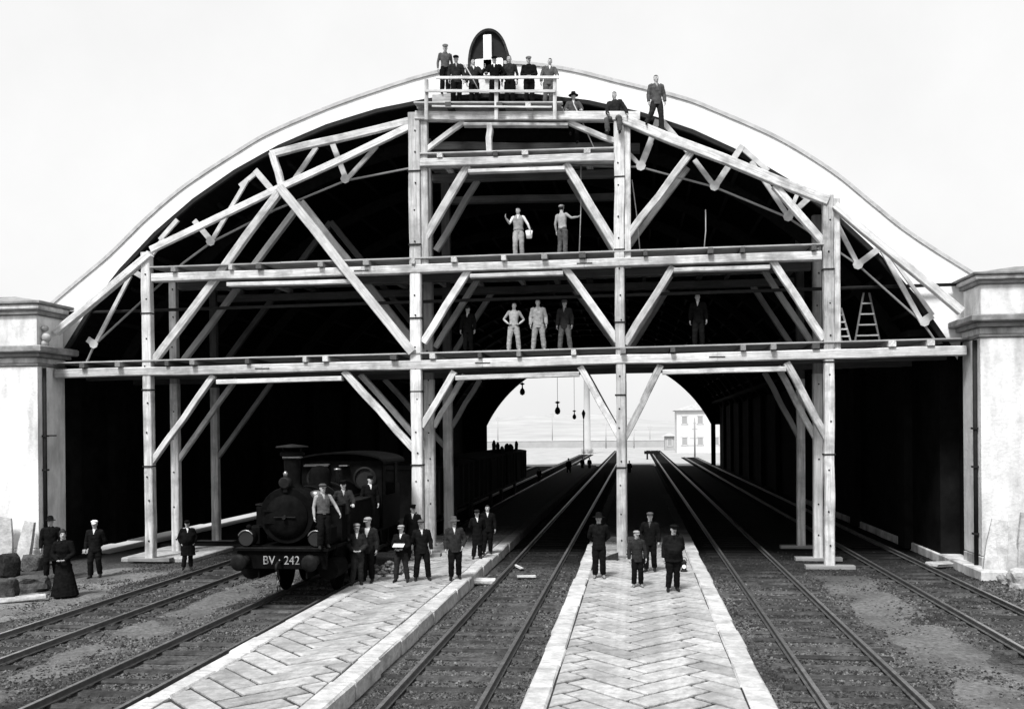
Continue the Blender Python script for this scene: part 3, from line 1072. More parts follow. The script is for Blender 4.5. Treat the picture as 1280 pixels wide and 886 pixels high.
upper = [(AX + (AR - .10) * math.cos(al + (ar_ - al) * i / 40), AZ + (AR - .10) * math.sin(al + (ar_ - al) * i / 40)) for i in range(41)]
for i in range(0, 40, 2):
    p, q = V((upper[i][0], YT + .12, upper[i][1])), V((upper[i + 2][0], YT + .12, upper[i + 2][1]))
    timber('upper_chord', p, q, .15, .12, M['iron'], tr, 2, 0)
LOWER_L = [(104, 462), (118, 431), (230, 328), (264, 303), (345, 262), (432, 226), (520, 209), (640, 204)]
LOWER_R = [(640, 204), (800, 209), (893, 234), (985, 272), (1072, 331), (1154, 404), (1172, 430)]
for lst in (LOWER_L, LOWER_R):
    for p, q in zip(lst[:-1], lst[1:]):
        timber('lower_chord', tp(p, .02), tp(q, .02), .055, .07, M['timber_grey'], tr, 2, 0)
STR = [((121, 426), (163, 345), 5), ((168, 340), (180, 347), 7), ((243, 276), (264, 301), 7), ((266, 299), (310, 224), 5.5), ((319, 213), (342, 240), 8), ((365, 229), (396, 184), 6),
       ((415, 178), (433, 225), 7), ((434, 224), (471, 183), 5.5), ((784, 190), (800, 207), 5), ((813, 178), (801, 208), 8), ((868, 200), (893, 233), 6), ((894, 233), (928, 182), 7.5),
       ((939, 202), (985, 270), 5.5), ((987, 270), (1012, 247), 7), ((1046, 280), (1072, 330), 5.5), ((1073, 330), (1104, 307), 7.5), ((1100, 308), (1152, 402), 5.5), ((1112, 318), (1166, 394), 4.5),
       ((300, 233), (322, 215), 6), ((926, 184), (960, 214), 6), ((828, 152), (860, 190), 6.5), ((822, 150), (812, 180), 7), ((118, 430), (110, 424), 8), ((1152, 403), (1165, 394), 9),
       ((200, 300), (222, 275), 6), ((190, 318), (205, 298), 6), ((985, 228), (1010, 250), 6), ((1000, 235), (985, 270), 5)]
for k, (p, q, w) in enumerate(STR):
    timber('strut', tp(p, -.01 - .003 * (k % 6)), tp(q, -.01 - .003 * (k % 6)), w * sc, .085, M['truss'], tr, 2, 0)
for p in ((118, 430), (264, 302), (432, 224), (801, 208), (893, 233), (985, 271), (1072, 331), (1155, 402), (350, 240)):
    q = tp(p, -.03)
    b = MB(); b.lathe([(.16, -.04), (.16, .0)], (q.x, q.y - .03, q.z), n=8, axis='Y', smooth=False)
    b.build('gusset', M['truss'], tr)
exec_after = []

# ------------------------------------------------------------------ people
PERSONS = []


def arm_pose(kind, s):
    """elbow, wrist, hand direction for side s (-1 viewer's left) in body heights, figure facing -Y"""
    P = {
        'down': ((.145, .015, .635), (.150, -.03, .495), (.02, -.15, -1)),
        'wide': ((.170, .010, .645), (.200, -.03, .515), (.2, -.1, -1)),
        'akimbo': ((.205, .030, .650), (.110, -.045, .560), (-.7, -.3, -.3)),
        'front': ((.145, -.015, .640), (.045, -.120, .560), (-.8, -.5, -.1)),
        'hold': ((.145, -.015, .640), (.050, -.150, .590), (-.6, -.7, .0)),
        'back': ((.150, .055, .640), (.055, .105, .545), (-.9, .2, -.2)),
        'pocket': ((.170, .030, .640), (.120, -.03, .525), (-.3, -.2, -1)),
        'out': ((.200, -.02, .720), (.310, -.10, .735), (.7, -.3, .4)),
        'raise': ((.170, -.04, .680), (.230, -.13, .770), (.2, -.3, .9)),
        'up': ((.150, -.06, .860), (.120, -.11, 1.0), (.0, -.2, 1)),
        'rail': ((.165, -.05, .660), (.150, -.18, .610), (.0, -.8, -.3)),
        'knee': ((.140, -.06, .640), (.090, -.17, .545), (-.2, -.7, -.5)),
        'lean': ((.190, .000, .660), (.240, -.06, .530), (.2, -.4, -.9)),
    }[kind]
    return [V((s * p[0], p[1], p[2])) for p in P]


LEGS = {
    'stand': ((-.055, -.012, .285), (-.062, .012, .045), (.055, -.012, .285), (.062, .012, .045)),
    'apart': ((-.082, -.012, .285), (-.105, .012, .045), (.082, -.012, .285), (.105, .012, .045)),
    'relax': ((-.060, -.030, .283), (-.085, -.035, .045), (.050, -.005, .285), (.052, .025, .045)),
    'step': ((-.060, -.060, .285), (-.065, -.030, .045), (.058, .000, .285), (.062, .060, .055)),
    'slope': ((-.100, -.020, .300), (-.190, .010, .115), (.080, -.020, .260), (.095, .015, .000)),
    'straddle': ((-.120, -.170, .450), (-.110, -.130, .230), (.120, -.170, .450), (.115, -.150, .215)),
    'crouch': ((-.110, -.200, .300), (-.080, -.080, .045), (.110, -.200, .300), (.080, -.080, .045)),
    'climb': ((-.070, -.150, .400), (-.060, -.090, .180), (.060, -.020, .285), (.062, .012, .045)),
}


def ring(cx, cy, z, rx, ry, n=16):
    return [V((cx + rx * math.cos(2 * math.pi * k / n), cy + ry * math.sin(2 * math.pi * k / n), z)) for k in range(n)]


def hat_mesh(kind, mm):
    b = MB()
    n = 16
    if kind == 'cap':
        b.rings([ring(0, .002, .951, .047, .058, n), ring(0, .002, .962, .050, .061, n), ring(0, -.004, .974, .060, .070, n), ring(0, -.004, .988, .056, .064, n), ring(0, 0, 1.003, .030, .036, n)])
        vis = []
        for zz in (.949, .957):
            vis.append([V((.040 * math.cos(t), -.045 - .050 * math.sin(t), zz - .012 * math.sin(t))) for t in [math.pi * k / 8 for k in range(9)]])
        b.rings(vis, 0, True, False)
    elif kind == 'peak':    # stiff railway cap
        b.rings([ring(0, .0, .951, .047, .058, n), ring(0, 0, .985, .049, .060, n), ring(0, 0, 1.0, .056, .066, n), ring(0, 0, 1.012, .050, .058, n)])
        vis = []
        for zz in (.951, .957):
            vis.append([V((.038 * math.cos(t), -.050 - .036 * math.sin(t), zz - .014 * math.sin(t))) for t in [math.pi * k / 8 for k in range(9)]])
        b.rings(vis, 0, True, False)
    elif kind in ('brim', 'bowler'):
        w = .100 if kind == 'brim' else .078
        b.rings([ring(0, 0, .948, .048, .058, n), ring(0, 0, .950, w, w + .012, n), ring(0, 0, .957, w, w + .012, n), ring(0, 0, .958, .050, .060, n), ring(0, 0, .992, .049, .058, n),
                 ring(0, 0, 1.022, .042 if kind == 'brim' else .034, .050 if kind == 'brim' else .042, n), ring(0, 0, 1.030, .020, .026, n)])
    elif kind == 'hairlong':
        b.rings([ring(0, .022, .880, .040, .030, n), ring(0, .012, .930, .052, .054, n), ring(0, .008, .965, .052, .058, n), ring(0, .006, .992, .038, .044, n), ring(0, .006, 1.008, .015, .018, n)])
        b.ell((0, .045, .985), (.03, .03, .03))
    return b


def person(loc, H, rz, label, arms=('down', 'down'), legs='stand', top='jacket', topm='black', shirtm='shirt', legm='darkgrey',
           hat='cap', hatm='black', shoe='shoe', lean=0.0, side=0.0, fat=1.0, headturn=0.0, hip=None, moustache=False, group=None,
           long_=False, skirt=False, sleeves='shirt', prop=None, vox=.0145, vneck=.745):
    """figure facing -Y before the turn rz; sizes are in body heights and scaled by H"""
    rz += RND.uniform(-.22, .22)
    if abs(side) < .001: side = RND.uniform(-.035, .035)
    if legs in ('stand', 'relax', 'apart'): lean += RND.uniform(-.03, .05)
    if abs(headturn) < .001: headturn = RND.uniform(-.4, .4)
    if legs == 'stand': legs = RND.choice(('stand', 'relax', 'step'))
    t = root('person', loc, label, 'person', group, rz)
    L = [V(p) for p in LEGS[legs]]
    hipz = .50
    off = V((0, 0, 0))
    if legs == 'crouch': off = V((0, .03, -.27))
    if legs == 'straddle': off = V((0, 0, -.0))
    HP = V((0, 0, .52))
    RT = Matrix.Rotation(lean, 3, 'X') @ Matrix.Rotation(side, 3, 'Y')

    def T(p):
        return RT @ (V(p) - HP) + HP + off
    caps = []                                      # zones: (a, b, radius, zone)
    b = MB()

    def loft(rows, tf=True):
        rr = []
        for (z, rx, ry, cy) in rows:
            rr.append([T(p) * H for p in ring(0, cy, z, rx, ry)])
        return rr
    fx = fat
    torso = [(.465, .070, .050, 0), (.49, .090 * fx, .065 * fx, 0), (.53, .094 * fx, .070 * fx, 0), (.58, .086 * fx, .064 * fx * fx, -.004), (.63, .084 * fx, .064 * fx * fx, -.004), (.70, .096 * fx, .068 * fx, -.002),
             (.765, .104, .064, .002), (.805, .090, .052, .006), (.832, .052, .042, .008), (.85, .035, .034, .006)]
    b.rings(loft(torso))
    b.tube([T((0, .006, .83)) * H, T((0, .0, .90)) * H], [.036 * H, .033 * H], 12)
    hr = Matrix.Rotation(headturn, 3, 'Z')

    def HT(p): return T(hr @ V(p))
    head = [(.864, .016, .018, -.024), (.876, .029, .034, -.014), (.893, .0355, .044, -.008), (.92, .041, .051, -.002), (.945, .0425, .0535, .001), (.968, .041, .051, .003), (.988, .031, .040, .005), (1.0, .012, .016, .005)]
    b.rings([[HT(p) * H for p in ring(0, cy, z, rx, ry)] for (z, rx, ry, cy) in head])
    b.tube([HT((0, -.046, .940)) * H, HT((0, -.060, .914)) * H, HT((0, -.046, .908)) * H], [.006 * H, .0105 * H, .007 * H], 8)
    for s in (-1, 1):
        e = HT((s * .0435, .006, .925)) * H
        b.ell(e, (.007 * H, .012 * H, .017 * H), 8, 5)
    caps.append((T((0, 0, .895)), HT((0, 0, .955)), .045, 'skin'))
    caps.append((T((0, 0, .845)), T((0, 0, .88)), .033, 'skin'))
    caps.append((T((-.05, 0, .60)), T((-.06, 0, .77)), .055, 'top'))
    caps.append((T((.05, 0, .60)), T((.06, 0, .77)), .055, 'top'))
    caps.append((T((0, 0, .565)), T((0, 0, .80)), .062, 'top'))
    caps.append((T((-.04, 0, .515)), T((.04, 0, .515)), .058, 'legs'))
    W_ = []
    for k, s in ((0, -1), (1, 1)):
        el, wr, hd = arm_pose(arms[k], s)
        sh = V((s * .104, .006, .800))
        sh2, el2, wr2 = T(sh), T(el), T(wr)
        b.tube([T((s * .075, .006, .805)) * H, sh2 * H, (sh2 * .5 + el2 * .5) * H, el2 * H, (el2 * .55 + wr2 * .45) * H, wr2 * H], [.036 * H, .0345 * H, .029 * H, .0255 * H, .0245 * H, .0165 * H], 12)
        caps.append((sh2, el2, .030, 'top'))
        caps.append((el2, wr2, .022, 'skin' if sleeves == 'rolled' else 'top'))
        W_.append((wr2, (RT @ hd).normalized(), s, el2))
    for k, s in ((0, -1), (2, 1)):
        kn, an = L[k], L[k + 1]
        hp = T((s * .050, .0, .50))
        kk = 1.0
        b.tube([hp * H, (hp * .5 + kn * .5) * H, kn * H, (kn * .55 + an * .45) * H, (an + V((0, 0, .012))) * H], [.064 * H * fx ** .5, .060 * H * fx ** .5, .049 * H, .049 * H, .044 * H], 14)
        caps.append((hp, kn, .048, 'legs')); caps.append((kn, an + V((0, 0, .02)), .038, 'legs'))
        # shoe
        out = s * .012
        pts = [an + V((0, .040, -.026)), an + V((0, .018, -.016)), an + V((out, -.045, -.022)), an + V((out * 1.5, -.095, -.028)), an + V((out * 1.8, -.122, -.032))]
        b.tube([p * H for p in pts], [.017 * H, .027 * H, .026 * H, .021 * H, .012 * H], 10)
        caps.append((an + V((0, .03, -.025)), an + V((out * 1.6, -.09, -.03)), .022, 'shoe'))
    # hands and face details, added after the body skin is grown
    ex = MB()
    for wr2, hd, s, el2 in W_:
        lat = V((0, -1, 0))
        lat = lat - hd * lat.dot(hd)
        if lat.length < .5:
            lat = V((-s, 0, 0)); lat = lat - hd * lat.dot(hd)
        lat.normalize()
        nr = hd.cross(lat)
        if nr.x * s > 0: nr = -nr                # palm turned to the body
        p0 = wr2 - hd * .006
        rg = []
        for d_, wd, th in ((0, .015, .012), (.015, .021, .013), (.035, .025, .012), (.052, .023, .010)):
            rg.append([(p0 + hd * d_ + lat * (wd * math.cos(2 * math.pi * q / 10)) + nr * (th * math.sin(2 * math.pi * q / 10))) * H for q in range(10)])
        ex.rings(rg, 0)
        for q, (u, ln) in enumerate(((.017, .038), (.006, .044), (-.006, .041), (-.017, .032))):
            a0 = p0 + hd * .048 + lat * u
            a1 = a0 + (hd * .9 + nr * .25 + lat * u * 3) .normalized() * ln * .5
            a2 = a1 + (hd * .6 + nr * .75).normalized() * ln * .5
            ex.tube([a0 * H, a1 * H, a2 * H], [.0058 * H, .0052 * H, .004 * H], 6, 0)
        a0 = p0 + hd * .014 + lat * .018
        a1 = a0 + (hd * .6 + lat * .7).normalized() * .026
        a2 = a1 + (hd * .8 + nr * .5 + lat * .2).normalized() * .022
        ex.tube([a0 * H, a1 * H, a2 * H], [.0075 * H, .0066 * H, .005 * H], 6, 0)
    for s in (-1, 1):
        ex.ell(HT((s * .0165, -.0475, .9355)) * H, (.0062 * H, .004 * H, .0036 * H), 8, 4, 1)
        ex.ell(HT((s * .0170, -.0490, .9450)) * H, (.0105 * H, .004 * H, .0024 * H), 8, 4, 1)
    ex.ell(HT((0, -.0515, .8945)) * H, (.012 * H, .004 * H, .0022 * H), 8, 4, 1)
    rec = dict(seed=len(PERSONS) * 7.3, t=t, H=H, body=b, caps=caps, extra=ex, topm=(shirtm), legm=legm, shoe=shoe, hat=hat, vox=vox, HT=HT)
    # jacket, waistcoat, coat or skirt as clothing of its own
    if top in ('jacket', 'waistcoat', 'coat', 'dress'):
        j = MB()
        g = .011
        hem = .445 if top == 'jacket' else (.30 if top == 'coat' else .545)
        rows = [(hem, .106 * fx, .080 * fx, 0), (.50 if hem < .5 else .56, .103 * fx, .080 * fx, 0), (.58, .096 * fx, .075 * fx * fx, -.004), (.63, .095 * fx, .075 * fx * fx, -.004), (.70, .106 * fx, .079 * fx, -.002), (.765, .114, .076, .002),
                (.808, .100, .063, .006), (.836, .060, .050, .010), (.848, .047, .043, .010)]
        if top == 'coat': rows.insert(0, (.285, .118 * fx, .092 * fx, 0))
        if top == 'dress': rows = [(.03, .20, .17, .01), (.15, .175, .15, .01), (.32, .140, .115, .005), (.48, .108, .082, 0), (.56, .088, .068, 0), (.60, .080, .064, 0)] + rows[4:]
        if legs in ('straddle', 'crouch') and top == 'jacket': rows[0] = (.50, .102, .078, 0); rows.pop(1)
        j.rings([[T(p) * H for p in ring(0, cy, z, rx, ry)] for (z, rx, ry, cy) in rows])
        if top != 'waistcoat':
            for wr2, hd, s, el2 in W_:
                sh = T((s * .104, .006, .800))
                wc = el2 * .06 + wr2 * .94
                j.tube([T((s * .07, .006, .806)) * H, sh * H, (sh * .5 + el2 * .5) * H, el2 * H, (el2 * .5 + wc * .5) * H, wc * H], [.045 * H, .046 * H, .043 * H, .039 * H, .036 * H, .030 * H], 12)
        rec['jacket'] = j
        rec['jm'] = topm
        rec['jname'] = {'jacket': 'jacket', 'coat': 'coat', 'waistcoat': 'waistcoat', 'dress': 'dress'}[top]
        rec['vneck'] = (vneck if top != 'dress' else .80)
        rec['TI'] = (RT.inverted(), HP, off)
    if hat:
        hb = hat_mesh(hat, hatm)
        hb.v = [tuple(HT(p) * H) for p in hb.v]
        hb.build({'cap': 'cap', 'peak': 'cap', 'brim': 'hat', 'bowler': 'hat', 'hairlong': 'hair'}[hat], M[hatm], t, local=True)
    if moustache:
        mb = MB()
        for s in (-1, 1): mb.tube([HT((0, -.054, .902)) * H, HT((s * .02, -.048, .899)) * H], [.0055 * H, .003 * H], 6)
        mb.build('moustache', M['hair'], t, local=True)
    PERSONS.append(rec)
    return t


def finish_people():
    tmp = []
    for r in PERSONS:
        for key in ('body', 'jacket'):
            if key not in r: continue
            o = link('tmp', r[key].mesh('tmp', []))
            md = o.modifiers.new('r', 'REMESH')
            md.mode = 'VOXEL'
            md.voxel_size = r['vox'] * r['H'] / 1.72
            md.use_smooth_shade = True
            sm = o.modifiers.new('s', 'SMOOTH'); sm.iterations = 2; sm.factor = .4
            tmp.append((r, key, o))
    dg = bpy.context.evaluated_depsgraph_get()
    for r, key, o in tmp:
        me = bpy.data.meshes.new_from_object(o.evaluated_get(dg))
        H = r['H']
        nf = len(me.polygons)
        ce = np.zeros(nf * 3); me.polygons.foreach_get('center', ce); ce = ce.reshape(-1, 3) / H
        nv = len(me.vertices)
        co = np.zeros(nv * 3); me.vertices.foreach_get('co', co); co = co.reshape(-1, 3)
        qs = np.array([list(p.vertices)[:4] if len(p.vertices) >= 4 else list(p.vertices) + [p.vertices[-1]] for p in me.polygons])
        # loose folds of the cloth
        for i in range(nv):
            p_ = co[i] / H
            if key == 'jacket' or p_[2] < .5:
                am = .0045 if key == 'jacket' else .0055
                if key == 'body' and p_[2] < .05: continue
                k_ = am * mnoise.noise(V((p_[0] * 26 + r['seed'], p_[1] * 26, p_[2] * 15))) + am * .8 * mnoise.noise(V((p_[0] * 9 + r['seed'], p_[1] * 9, p_[2] * 34)))
                vn = me.vertices[i].normal
                co[i] += np.array(vn) * k_ * H
        if key == 'body':
            names = ['skin', 'top', 'legs', 'shoe', 'hair', 'dark']
            mats = [M['skin'], M[r['topm']], M[r['legm']], M[r['shoe']], M['hair'], M['dark']]
            D = []
            for a, b_, rr, z in r['caps']:
                a, b_ = np.array(a), np.array(b_)
                ab = b_ - a
                tt = np.clip(((ce - a) @ ab) / max(ab @ ab, 1e-9), 0, 1)
                D.append(np.linalg.norm(ce - (a + tt[:, None] * ab), axis=1) - rr)
            ix = np.argmin(np.array(D), axis=0)
            zn = np.array([names.index(c[3]) for c in r['caps']])[ix]
            # hair on the skull
            hc = np.array(r['HT']((0, 0, .93))); ax = np.array(r['HT']((0, -.05, .93))) - hc; up = np.array(r['HT']((0, 0, .98))) - hc
            ax /= np.linalg.norm(ax); up /= np.linalg.norm(up)
            rel = ce - hc
            hair = (zn == 0) & (((rel @ up) > .034 - .25 * np.maximum(0, -(rel @ ax))) | (((rel @ ax) < -.012) & ((rel @ up) > -.03)))
            hair &= np.linalg.norm(rel, axis=1) < .09
            zn[hair] = 4
            ev, ef, em = r['extra'].v, r['extra'].f, r['extra'].m
            base = nv
            verts = [tuple(x) for x in co] + list(ev)
            faces = [tuple(q) if q[2] != q[3] else tuple(q[:3]) for q in qs.tolist()] + [[i + base for i in f] for f in ef]
            mi = zn.tolist() + [0 if k == 0 else 5 for k in em]
            out = bpy.data.meshes.new('body')
            out.from_pydata(verts, [], faces)
            for m in mats: out.materials.append(m)
            out.polygons.foreach_set('material_index', mi)
            out.polygons.foreach_set('use_smooth', [True] * len(faces))
            link('body', out, r['t'])
        else:
            RI, HP, off = r['TI']
            loc = (ce - np.array(HP) - np.array(off)) @ np.array(RI).T + np.array(HP)
            v0 = r['vneck']
            cut = (loc[:, 1] < -.02) & (np.abs(loc[:, 0]) < (loc[:, 2] - v0) * .24) & (loc[:, 2] > v0) & (loc[:, 2] < .9)
            faces = [tuple(q) if q[2] != q[3] else tuple(q[:3]) for q in qs[~cut].tolist()]
            out = bpy.data.meshes.new(r['jname'])
            out.from_pydata([tuple(x) for x in co], [], faces)
            out.materials.append(M[r['jm']])
            out.polygons.foreach_set('use_smooth', [True] * len(faces))
            link(r['jname'], out, r['t'])
        od = o.data
        bpy.data.objects.remove(o)
        bpy.data.meshes.remove(od)
        bpy.data.meshes.remove(me)


GP = 'workmen and railwaymen posing at the shed'


def stand_at(px, py, z=PLZ):
    p = gr(px, py, z)
    return V((p.x, p.y, z))


def hgt(px, ytop, ybot, base):
    """real height of a figure that reaches from ybot to ytop in the photo at base"""
    d = CR.transposed() @ (base - CAM)
    return (ybot - ytop) / F * -d.z


def gp(px, ytop, ybot, label, z=PLZ, **k):
    p = stand_at(px, ybot, z)
    H = max(1.2, min(1.86, hgt(px, ytop, ybot - 2, p)))
    if k.get('hat') in ('cap', 'peak') or 'hat' not in k: H *= .985
    face = k.pop('face', 0.0)
    a = math.atan2(p.x - CAM.x, p.y - CAM.y)       # turned to the photographer
    return person(p, H, -a * .6 + face, label, group=GP, **k)


# left platform
gp(447, 651, 731, 'young man in dusty grey jacket and cap, hands together, beside the locomotive', arms=('front', 'front'), topm='darkgrey', hatm='lightgrey', legm='darkgrey', legs='relax')
gp(460, 643, 727, 'man in pale flat cap and open jacket over dark waistcoat, beside the locomotive', arms=('down', 'down'), topm='darkgrey', shirtm='shirt', hatm='lightgrey', legm='black', legs='stand', vneck=.66)
gp(502, 653, 727, 'man holding a paper in both hands on the left platform', arms=('hold', 'hold'), topm='black', hatm='lightgrey', legm='darkgrey', legs='apart')
gp(528, 646, 725, 'man in black suit with light shirt at the foot of the tall post', arms=('back', 'down'), topm='black', hat='cap', hatm='midgrey', legm='black', legs='apart')
gp(569, 645, 724, 'heavy man in loose dark jacket standing right of the tall post', arms=('down', 'pocket'), topm='darkgrey', hat='brim', hatm='midgrey', legm='black', legs='stand', fat=1.12, moustache=True)
gp(597, 634, 698, 'man in dark coat with hat, left one of two deeper on the platform', arms=('back', 'back'), top='coat', topm='black', hatm='darkgrey', legm='black')
gp(610, 629, 692, 'man in dark suit, right one of two deeper on the platform', arms=('down', 'down'), topm='black', hat=None, legm='black')
gp(516, 628, 700, 'man in black jacket half hidden behind others at the tall post', arms=('down', 'down'), topm='black', hat='peak', hatm='black', legm='black')
# right platform
gp(749, 640, 722, 'stout man in black suit and wide hat left of the slim post', arms=('back', 'back'), topm='black', shirtm='black', hat='brim', hatm='black', legm='black', shoe='dustshoe', moustache=True, legs='stand')
gp(797, 660, 733, 'boy in buttoned jacket, knee trousers and cap on the right platform', arms=('down', 'down'), topm='darkgrey', shirtm='darkgrey', hatm='lightgrey', legm='black', shoe='dustshoe', legs='stand', vox=.0125)
gp(813, 637, 714, 'man in dark work clothes and pale cap behind the boy', arms=('pocket', 'down'), topm='black', shirtm='midgrey', hatm='midgrey', legm='black', legs='step')
gp(842, 652, 738, 'broad man in black overcoat and cap at the platform edge', arms=('down', 'back'), topm='black', shirtm='black', hatm='black', legm='black', fat=1.42, moustache=True, shoe='shoe')
# left side ground
gp(80, 660, 747, 'woman in long black dress standing left of the tracks', z=0.0, top='dress', topm='black', shirtm='black', legm='black', hat='hairlong', hatm='hair', arms=('front', 'front'))
gp(64, 640, 722, 'man in black hat behind the woman in the long dress', z=0.0, top='coat', topm='black', shirtm='black', hat='bowler', hatm='black', legm='black', arms=('down', 'down'))
gp(119, 647, 722, 'slim man with white cap and bright collar beside the left pier', z=0.0, topm='black', hatm='white', legm='black', arms=('down', 'back'), legs='stand')
gp(235, 647, 711, 'broad man in long dark coat between the left scaffold posts', z=0.05, top='coat', topm='black', hatm='black', legm='black', arms=('pocket', 'pocket'), fat=1.35)
# far end
gp(711, 571, 594, 'distant dark figure standing in the bright far opening of the shed', z=0.0, topm='black', hat='bowler', hatm='black', legm='black', vox=.03, legs='apart')
gp(728, 570, 588, 'distant dark figure of a close pair in the bright far opening, left one', z=0.0, top='coat', topm='black', hat='bowler', hatm='black', legm='black', vox=.03)
gp(737, 570, 588, 'distant dark figure of a close pair in the bright far opening, right one', z=0.0, top='coat', topm='black', hat='bowler', hatm='black', legm='black', vox=.03)
gp(787, 574, 594, 'distant dark figure right of the slim post in the far opening', z=0.0, topm='black', hat='bowler', hatm='black', legm='black', vox=.03)
gp(674, 583, 603, 'distant dark figure beside the end of the goods wagons', z=0.0, topm='black', hat='cap', hatm='black', legm='black', vox=.03)


def dp(D, px, Y, H, label, face=0.0, dz=0.0, **k):
    p = D(px, Y)
    p.z += dz
    return person(p, H, face, label, group=GP, **k)


# middle deck
dp(D2, 649, .55, 1.66, 'man in rolled shirt sleeves with a pail on the middle deck', arms=('raise', 'lean'), top='waistcoat', topm='lightgrey', shirtm='shirt', legm='lightgrey', hat=None, legs='stand', sleeves='rolled', shoe='dustshoe')
dp(D2, 704, .55, 1.68, 'man with his back turned gripping a hanging rope on the middle deck', face=2.9, arms=('out', 'down'), top=None, shirtm='greyshirt', legm='midgrey', hat='cap', hatm='lightgrey', legs='stand', shoe='dustshoe')
# lowest deck
dp(D1, 642, .6, 1.64, 'man with hands on hips in pale shirt on the lowest deck', arms=('akimbo', 'akimbo'), top=None, shirtm='greyshirt', legm='lightgrey', hat=None, legs='apart', sleeves='rolled', shoe='dustshoe')
dp(D1, 673, .6, 1.72, 'man in pale work smock on the lowest deck beside the one with hands on hips', arms=('down', 'down'), top='jacket', topm='lightgrey', shirtm='lightgrey', legm='lightgrey', hat=None, legs='apart', shoe='dustshoe')
dp(D1, 706, 1.0, 1.72, 'man in dark clothes right of the pale smock on the lowest deck', arms=('down', 'down'), top='jacket', topm='darkgrey', shirtm='greyshirt', legm='midgrey', hat='cap', hatm='midgrey', legs='apart')
dp(D1, 585, 1.3, 1.66, 'dim man in dark jacket near the left brace of the lowest deck', arms=('down', 'down'), topm='black', legm='black', hat='cap', hatm='darkgrey')
dp(D1, 873, 1.0, 1.78, 'dim man in black suit alone on the right part of the lowest deck', arms=('down', 'down'), topm='black', legm='black', hat=None)
# top deck
cr_p = DT(556, .30)
dp(DT, 559, .33, 1.66, 'man in grey shirt standing high on a crate at the left of the top deck', dz=.47, arms=('down', 'back'), top=None, shirtm='midgrey', legm='black', hat='cap', hatm='lightgrey', sleeves='shirt', face=.5)
dp(DT, 573, .05, 1.66, 'man in tight dark jacket second from the left on the top deck', arms=('down', 'down'), topm='darkgrey', shirtm='greyshirt', legm='black', hat='cap', hatm='black')
dp(DT, 595, .2, 1.60, 'young man in open dark jacket and bright shirt on the top deck', arms=('down', 'raise'), topm='darkgrey', shirtm='shirt', legm='black', hat=None, headturn=.3)
dp(DT, 621, .1, 1.64, 'man in black coat and cap in the middle of the top deck', arms=('rail', 'akimbo'), topm='black', shirtm='shirt', legm='black', hat='cap', hatm='black')
dp(DT, 640, .3, 1.74, 'tall man in dark waistcoat behind the middle rail of the top deck', arms=('down', 'down'), top='waistcoat', topm='darkgrey', shirtm='darkgrey', legm='black', hat=None)
dp(DT, 664, .05, 1.60, 'man in black jacket with arms folded low on the top deck', arms=('front', 'front'), topm='black', shirtm='black', legm='black', hat='cap', hatm='lightgrey', fat=1.1)
dp(DT, 688, .2, 1.60, 'man in grey jacket leaning at the right end of the top rail', arms=('down', 'rail'), topm='midgrey', shirtm='shirt', legm='midgrey', hat=None, side=.08)
b = MB()
b.box((cr_p.x - .03, .40, cr_p.z + .232), (.62, .42, .46), bev=.015)
o = b.build('wooden_crate', M['timber']); tag(o, 'pale wooden crate on the top deck under the highest man', 'crate')
# climber, sitter, man on the principal
p = at(717, 150, .55); p.z -= .78
person(p, 1.66, .25, 'man in dark wide brimmed hat climbing out behind the top deck', group=GP, arms=('rail', 'rail'), topm='midgrey', shirtm='shirt', legm='black', hat='brim', hatm='black', legs='climb')
p = at(769, 150, -.02); p.z -= .50 * 1.74 - .04
person(p, 1.74, -.05, 'man in dark work clothes sitting astride the head of the slim post', group=GP, arms=('knee', 'lean'), topm='darkgrey', shirtm='darkgrey', legm='midgrey', hat=None, legs='straddle', shoe='shoe')
p = at(821, 163, -.03); p.z += .02
person(p, 1.74, .15, 'bare headed man in grey jacket striding on the sloping right principal', group=GP, arms=('down', 'down'), topm='midgrey', shirtm='lightgrey', legm='darkgrey', hat=None, legs='slope')

# ------------------------------------------------------------------ locomotive
LX, LY, LZ = -8.77, -8.3, .15
lo = root('steam_locomotive', (LX, LY, LZ), 'black tank locomotive with white number on its front beam, men standing on it', 'locomotive')


def lp(b, nm, m, parent=None):
    b.v = [(x + LX, y + LY, z + LZ) for x, y, z in b.v]
    return b.build(nm, m, parent or lo)


b = MB(); b.box((0, .30, 1.08), (2.30, .14, .46), bev=.02); beam = lp(b, 'buffer_beam', M['loco'])
for s in (-1, 1):
    b = MB()
    b.lathe([(.12, .23), (.12, .0), (.07, -.02), (.07, -.22), (.20, -.24), (.21, -.27), (.18, -.31), (.05, -.325)], (s * .90, 0, 1.08), 20, axis='Y')
    lp(b, 'buffer', M['locog'])
    b = MB()
    b.lathe([(.13, -.16), (.21, -.16), (.215, .1), (.16, .14), (.05, .15)], (s * .90, .35, 1.62), 22, axis='Y')
    b.box((s * .90, .36, 1.36), (.12, .12, .12))
    lm = lp(b, 'lamp', M['loco'])
    b = MB()
    tt = [math.pi * (.15 + .75 * k / 12) for k in range(13)]
    b.tube([(s * .90 + .2 * math.cos(t), .175, 1.62 + .2 * math.sin(t)) for t in tt], .016, 6)
    lp(b, 'rim_highlight', M['brass'], lm)  # highlight on top of the lamp's edge, built as a bright arc
    b = MB(); b.lathe([(.185, 0), (.185, .02)], (s * .90, .185, 1.62), 22, axis='Y'); lp(b, 'lamp_glass', M['glass'], lm)
    b = MB(); b.lathe([(.06, 0), (.07, .08), (.03, .12)], (s * .90, .38, 1.83), 10); lp(b, 'lamp_chimney', M['loco'], lm)
